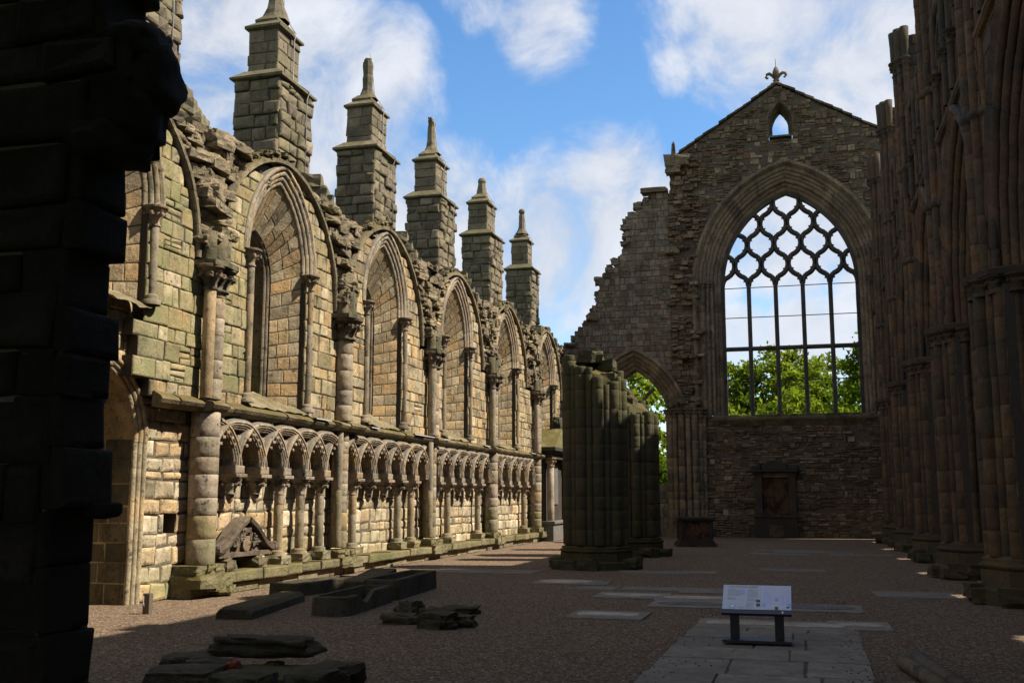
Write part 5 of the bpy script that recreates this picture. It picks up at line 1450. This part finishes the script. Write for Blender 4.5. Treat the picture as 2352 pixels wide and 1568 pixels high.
# ------------------------------------------------------------ trees beyond the east wall
def tree(name, lab, x, y, h, rx, mat, nleaf, stems=1, zlow=.12, ls=.22, grp="trees beyond the far gable wall"):
    t = thing(name, lab, "tree", (x, y, 0), grp)
    mb = MB(); tips_ = []
    for s in range(stems):
        a = 6.28 * s / stems + U_(-.3, .3); sp = rx * .25 if stems > 1 else 0
        b0 = Vector((x + .5 * math.cos(a) * (stems > 1), y + .5 * math.sin(a) * (stems > 1), 0))
        top_ = Vector((x + sp * 1.6 * math.cos(a), y + sp * 1.6 * math.sin(a), h * U_(.7, .85)))
        pts = [b0.lerp(top_, f) + Vector((U_(-.15, .15), U_(-.15, .15), 0)) * f for f in (0, .2, .4, .6, .8, 1)]
        r0 = h * .02 if stems == 1 else h * .011
        tube(mb, pts, [r0 * (1 - .85 * f) for f in (0, .2, .4, .6, .8, 1)], 7)
        for k in range(16):
            f = U_(.2, .95); p = b0.lerp(top_, f); aa = U_(0, 6.28); l = rx * U_(.5, 1.) * (1 - .5 * f)
            e = p + Vector((math.cos(aa) * l, math.sin(aa) * l, l * U_(.4, .9)))
            tube(mb, [p, p.lerp(e, .5) + Vector((0, 0, .1 * l)), e], [r0 * .4 * (1 - .5 * f), r0 * .25, r0 * .08], 5); tips_.append(e)
    mb.build("trunk", M_BARK, t)
    mb = MB()
    cl = []
    for k in range(int(nleaf / 42)):
        while True:
            p = Vector((U_(-1, 1), U_(-1, 1), U_(-1, 1)))
            if .35 < p.length < 1: break
        p = p.normalized() * (p.length ** .5)
        zc = h * (zlow + (1 - zlow) * .5); q = Vector((x + p.x * rx * (1 - .25 * max(0, p.z)), y + p.y * rx * (1 - .25 * max(0, p.z)), zc + p.z * h * (1 - zlow) * .5))
        q += Vector((noise.noise(q * .5), noise.noise(q * .5 + Vector((9, 0, 0))), noise.noise(q * .4))) * .9
        cl.append(q)
    for e in tips_:
        cl.append(e)
    for q in cl:
        br = rng.random(); cr_ = U_(.35, .8)
        for k in range(42):
            p = q + Vector((rng.gauss(0, .5), rng.gauss(0, .5), rng.gauss(0, .35))) * cr_
            n = Vector((U_(-1, 1), U_(-1, 1), U_(-.2, 1.2))).normalized(); a = n.orthogonal().normalized(); b = n.cross(a)
            an = U_(0, 6.28); a, b = a * math.cos(an) + b * math.sin(an), b * math.cos(an) - a * math.sin(an)
            s_ = ls * U_(.5, 1.1)
            vs = [tuple(p - a * s_), tuple(p - b * s_ * .5), tuple(p + a * s_), tuple(p + b * s_ * .5)]
            mb.add(vs, [(0, 1, 2, 3)], (min(1, max(0, br * .6 + .4 * rng.random())), 0, 0, 0))
    mb.build("crown", mat, t)
tree("broadleaf_tree", "lime green bushy tree in the left lights of the great window", -5.0, 74, 11.0, 3.6, M_LEAF, 9000, 5)
tree("broadleaf_tree", "many stemmed lime green tree in the middle of the great window", -1.3, 74, 12.3, 3.8, M_LEAF, 10000, 7)
tree("broadleaf_tree", "lime green tree right of the middle in the great window", 2.0, 77, 12.0, 3.4, M_LEAF, 8000, 5)
tree("broadleaf_tree", "darker green taller tree in the rightmost light of the great window", 5.6, 70, 12.8, 3.6, M_LEAF2, 11000, 1, .05)
tree("broadleaf_tree", "leafy bright green tree seen through the small aisle arch", -11.8, 66, 11.5, 3.8, M_LEAF, 10000, 1, .05, .26)
tree("broadleaf_tree", "green tree low behind the aisle arch, left of the bright leafy one", -16.5, 76, 10.5, 4.5, M_LEAF2, 9000, 1, .05, .26)
tree("broadleaf_tree", "far green tree closing the gap behind the window trees", -1.0, 95, 11.5, 6.5, M_LEAF2, 12000, 1, .0, .3)
tree("broadleaf_tree", "far green tree behind the dark tree on the right", 9.5, 88, 12.0, 5.5, M_LEAF2, 9000, 1, .0, .3)

tree("broadleaf_tree", "dense low bush filling the foot of the small aisle arch", -10.5, 61, 6.5, 3.4, M_LEAF2, 7000, 3, .0, .24)
tree("broadleaf_tree", "dense low bush beyond the sill of the great window", -.5, 66, 8.2, 5.0, M_LEAF, 8000, 5, .0, .22)
for o in bpy.data.objects:
    if '_o' in o: del o['_o']
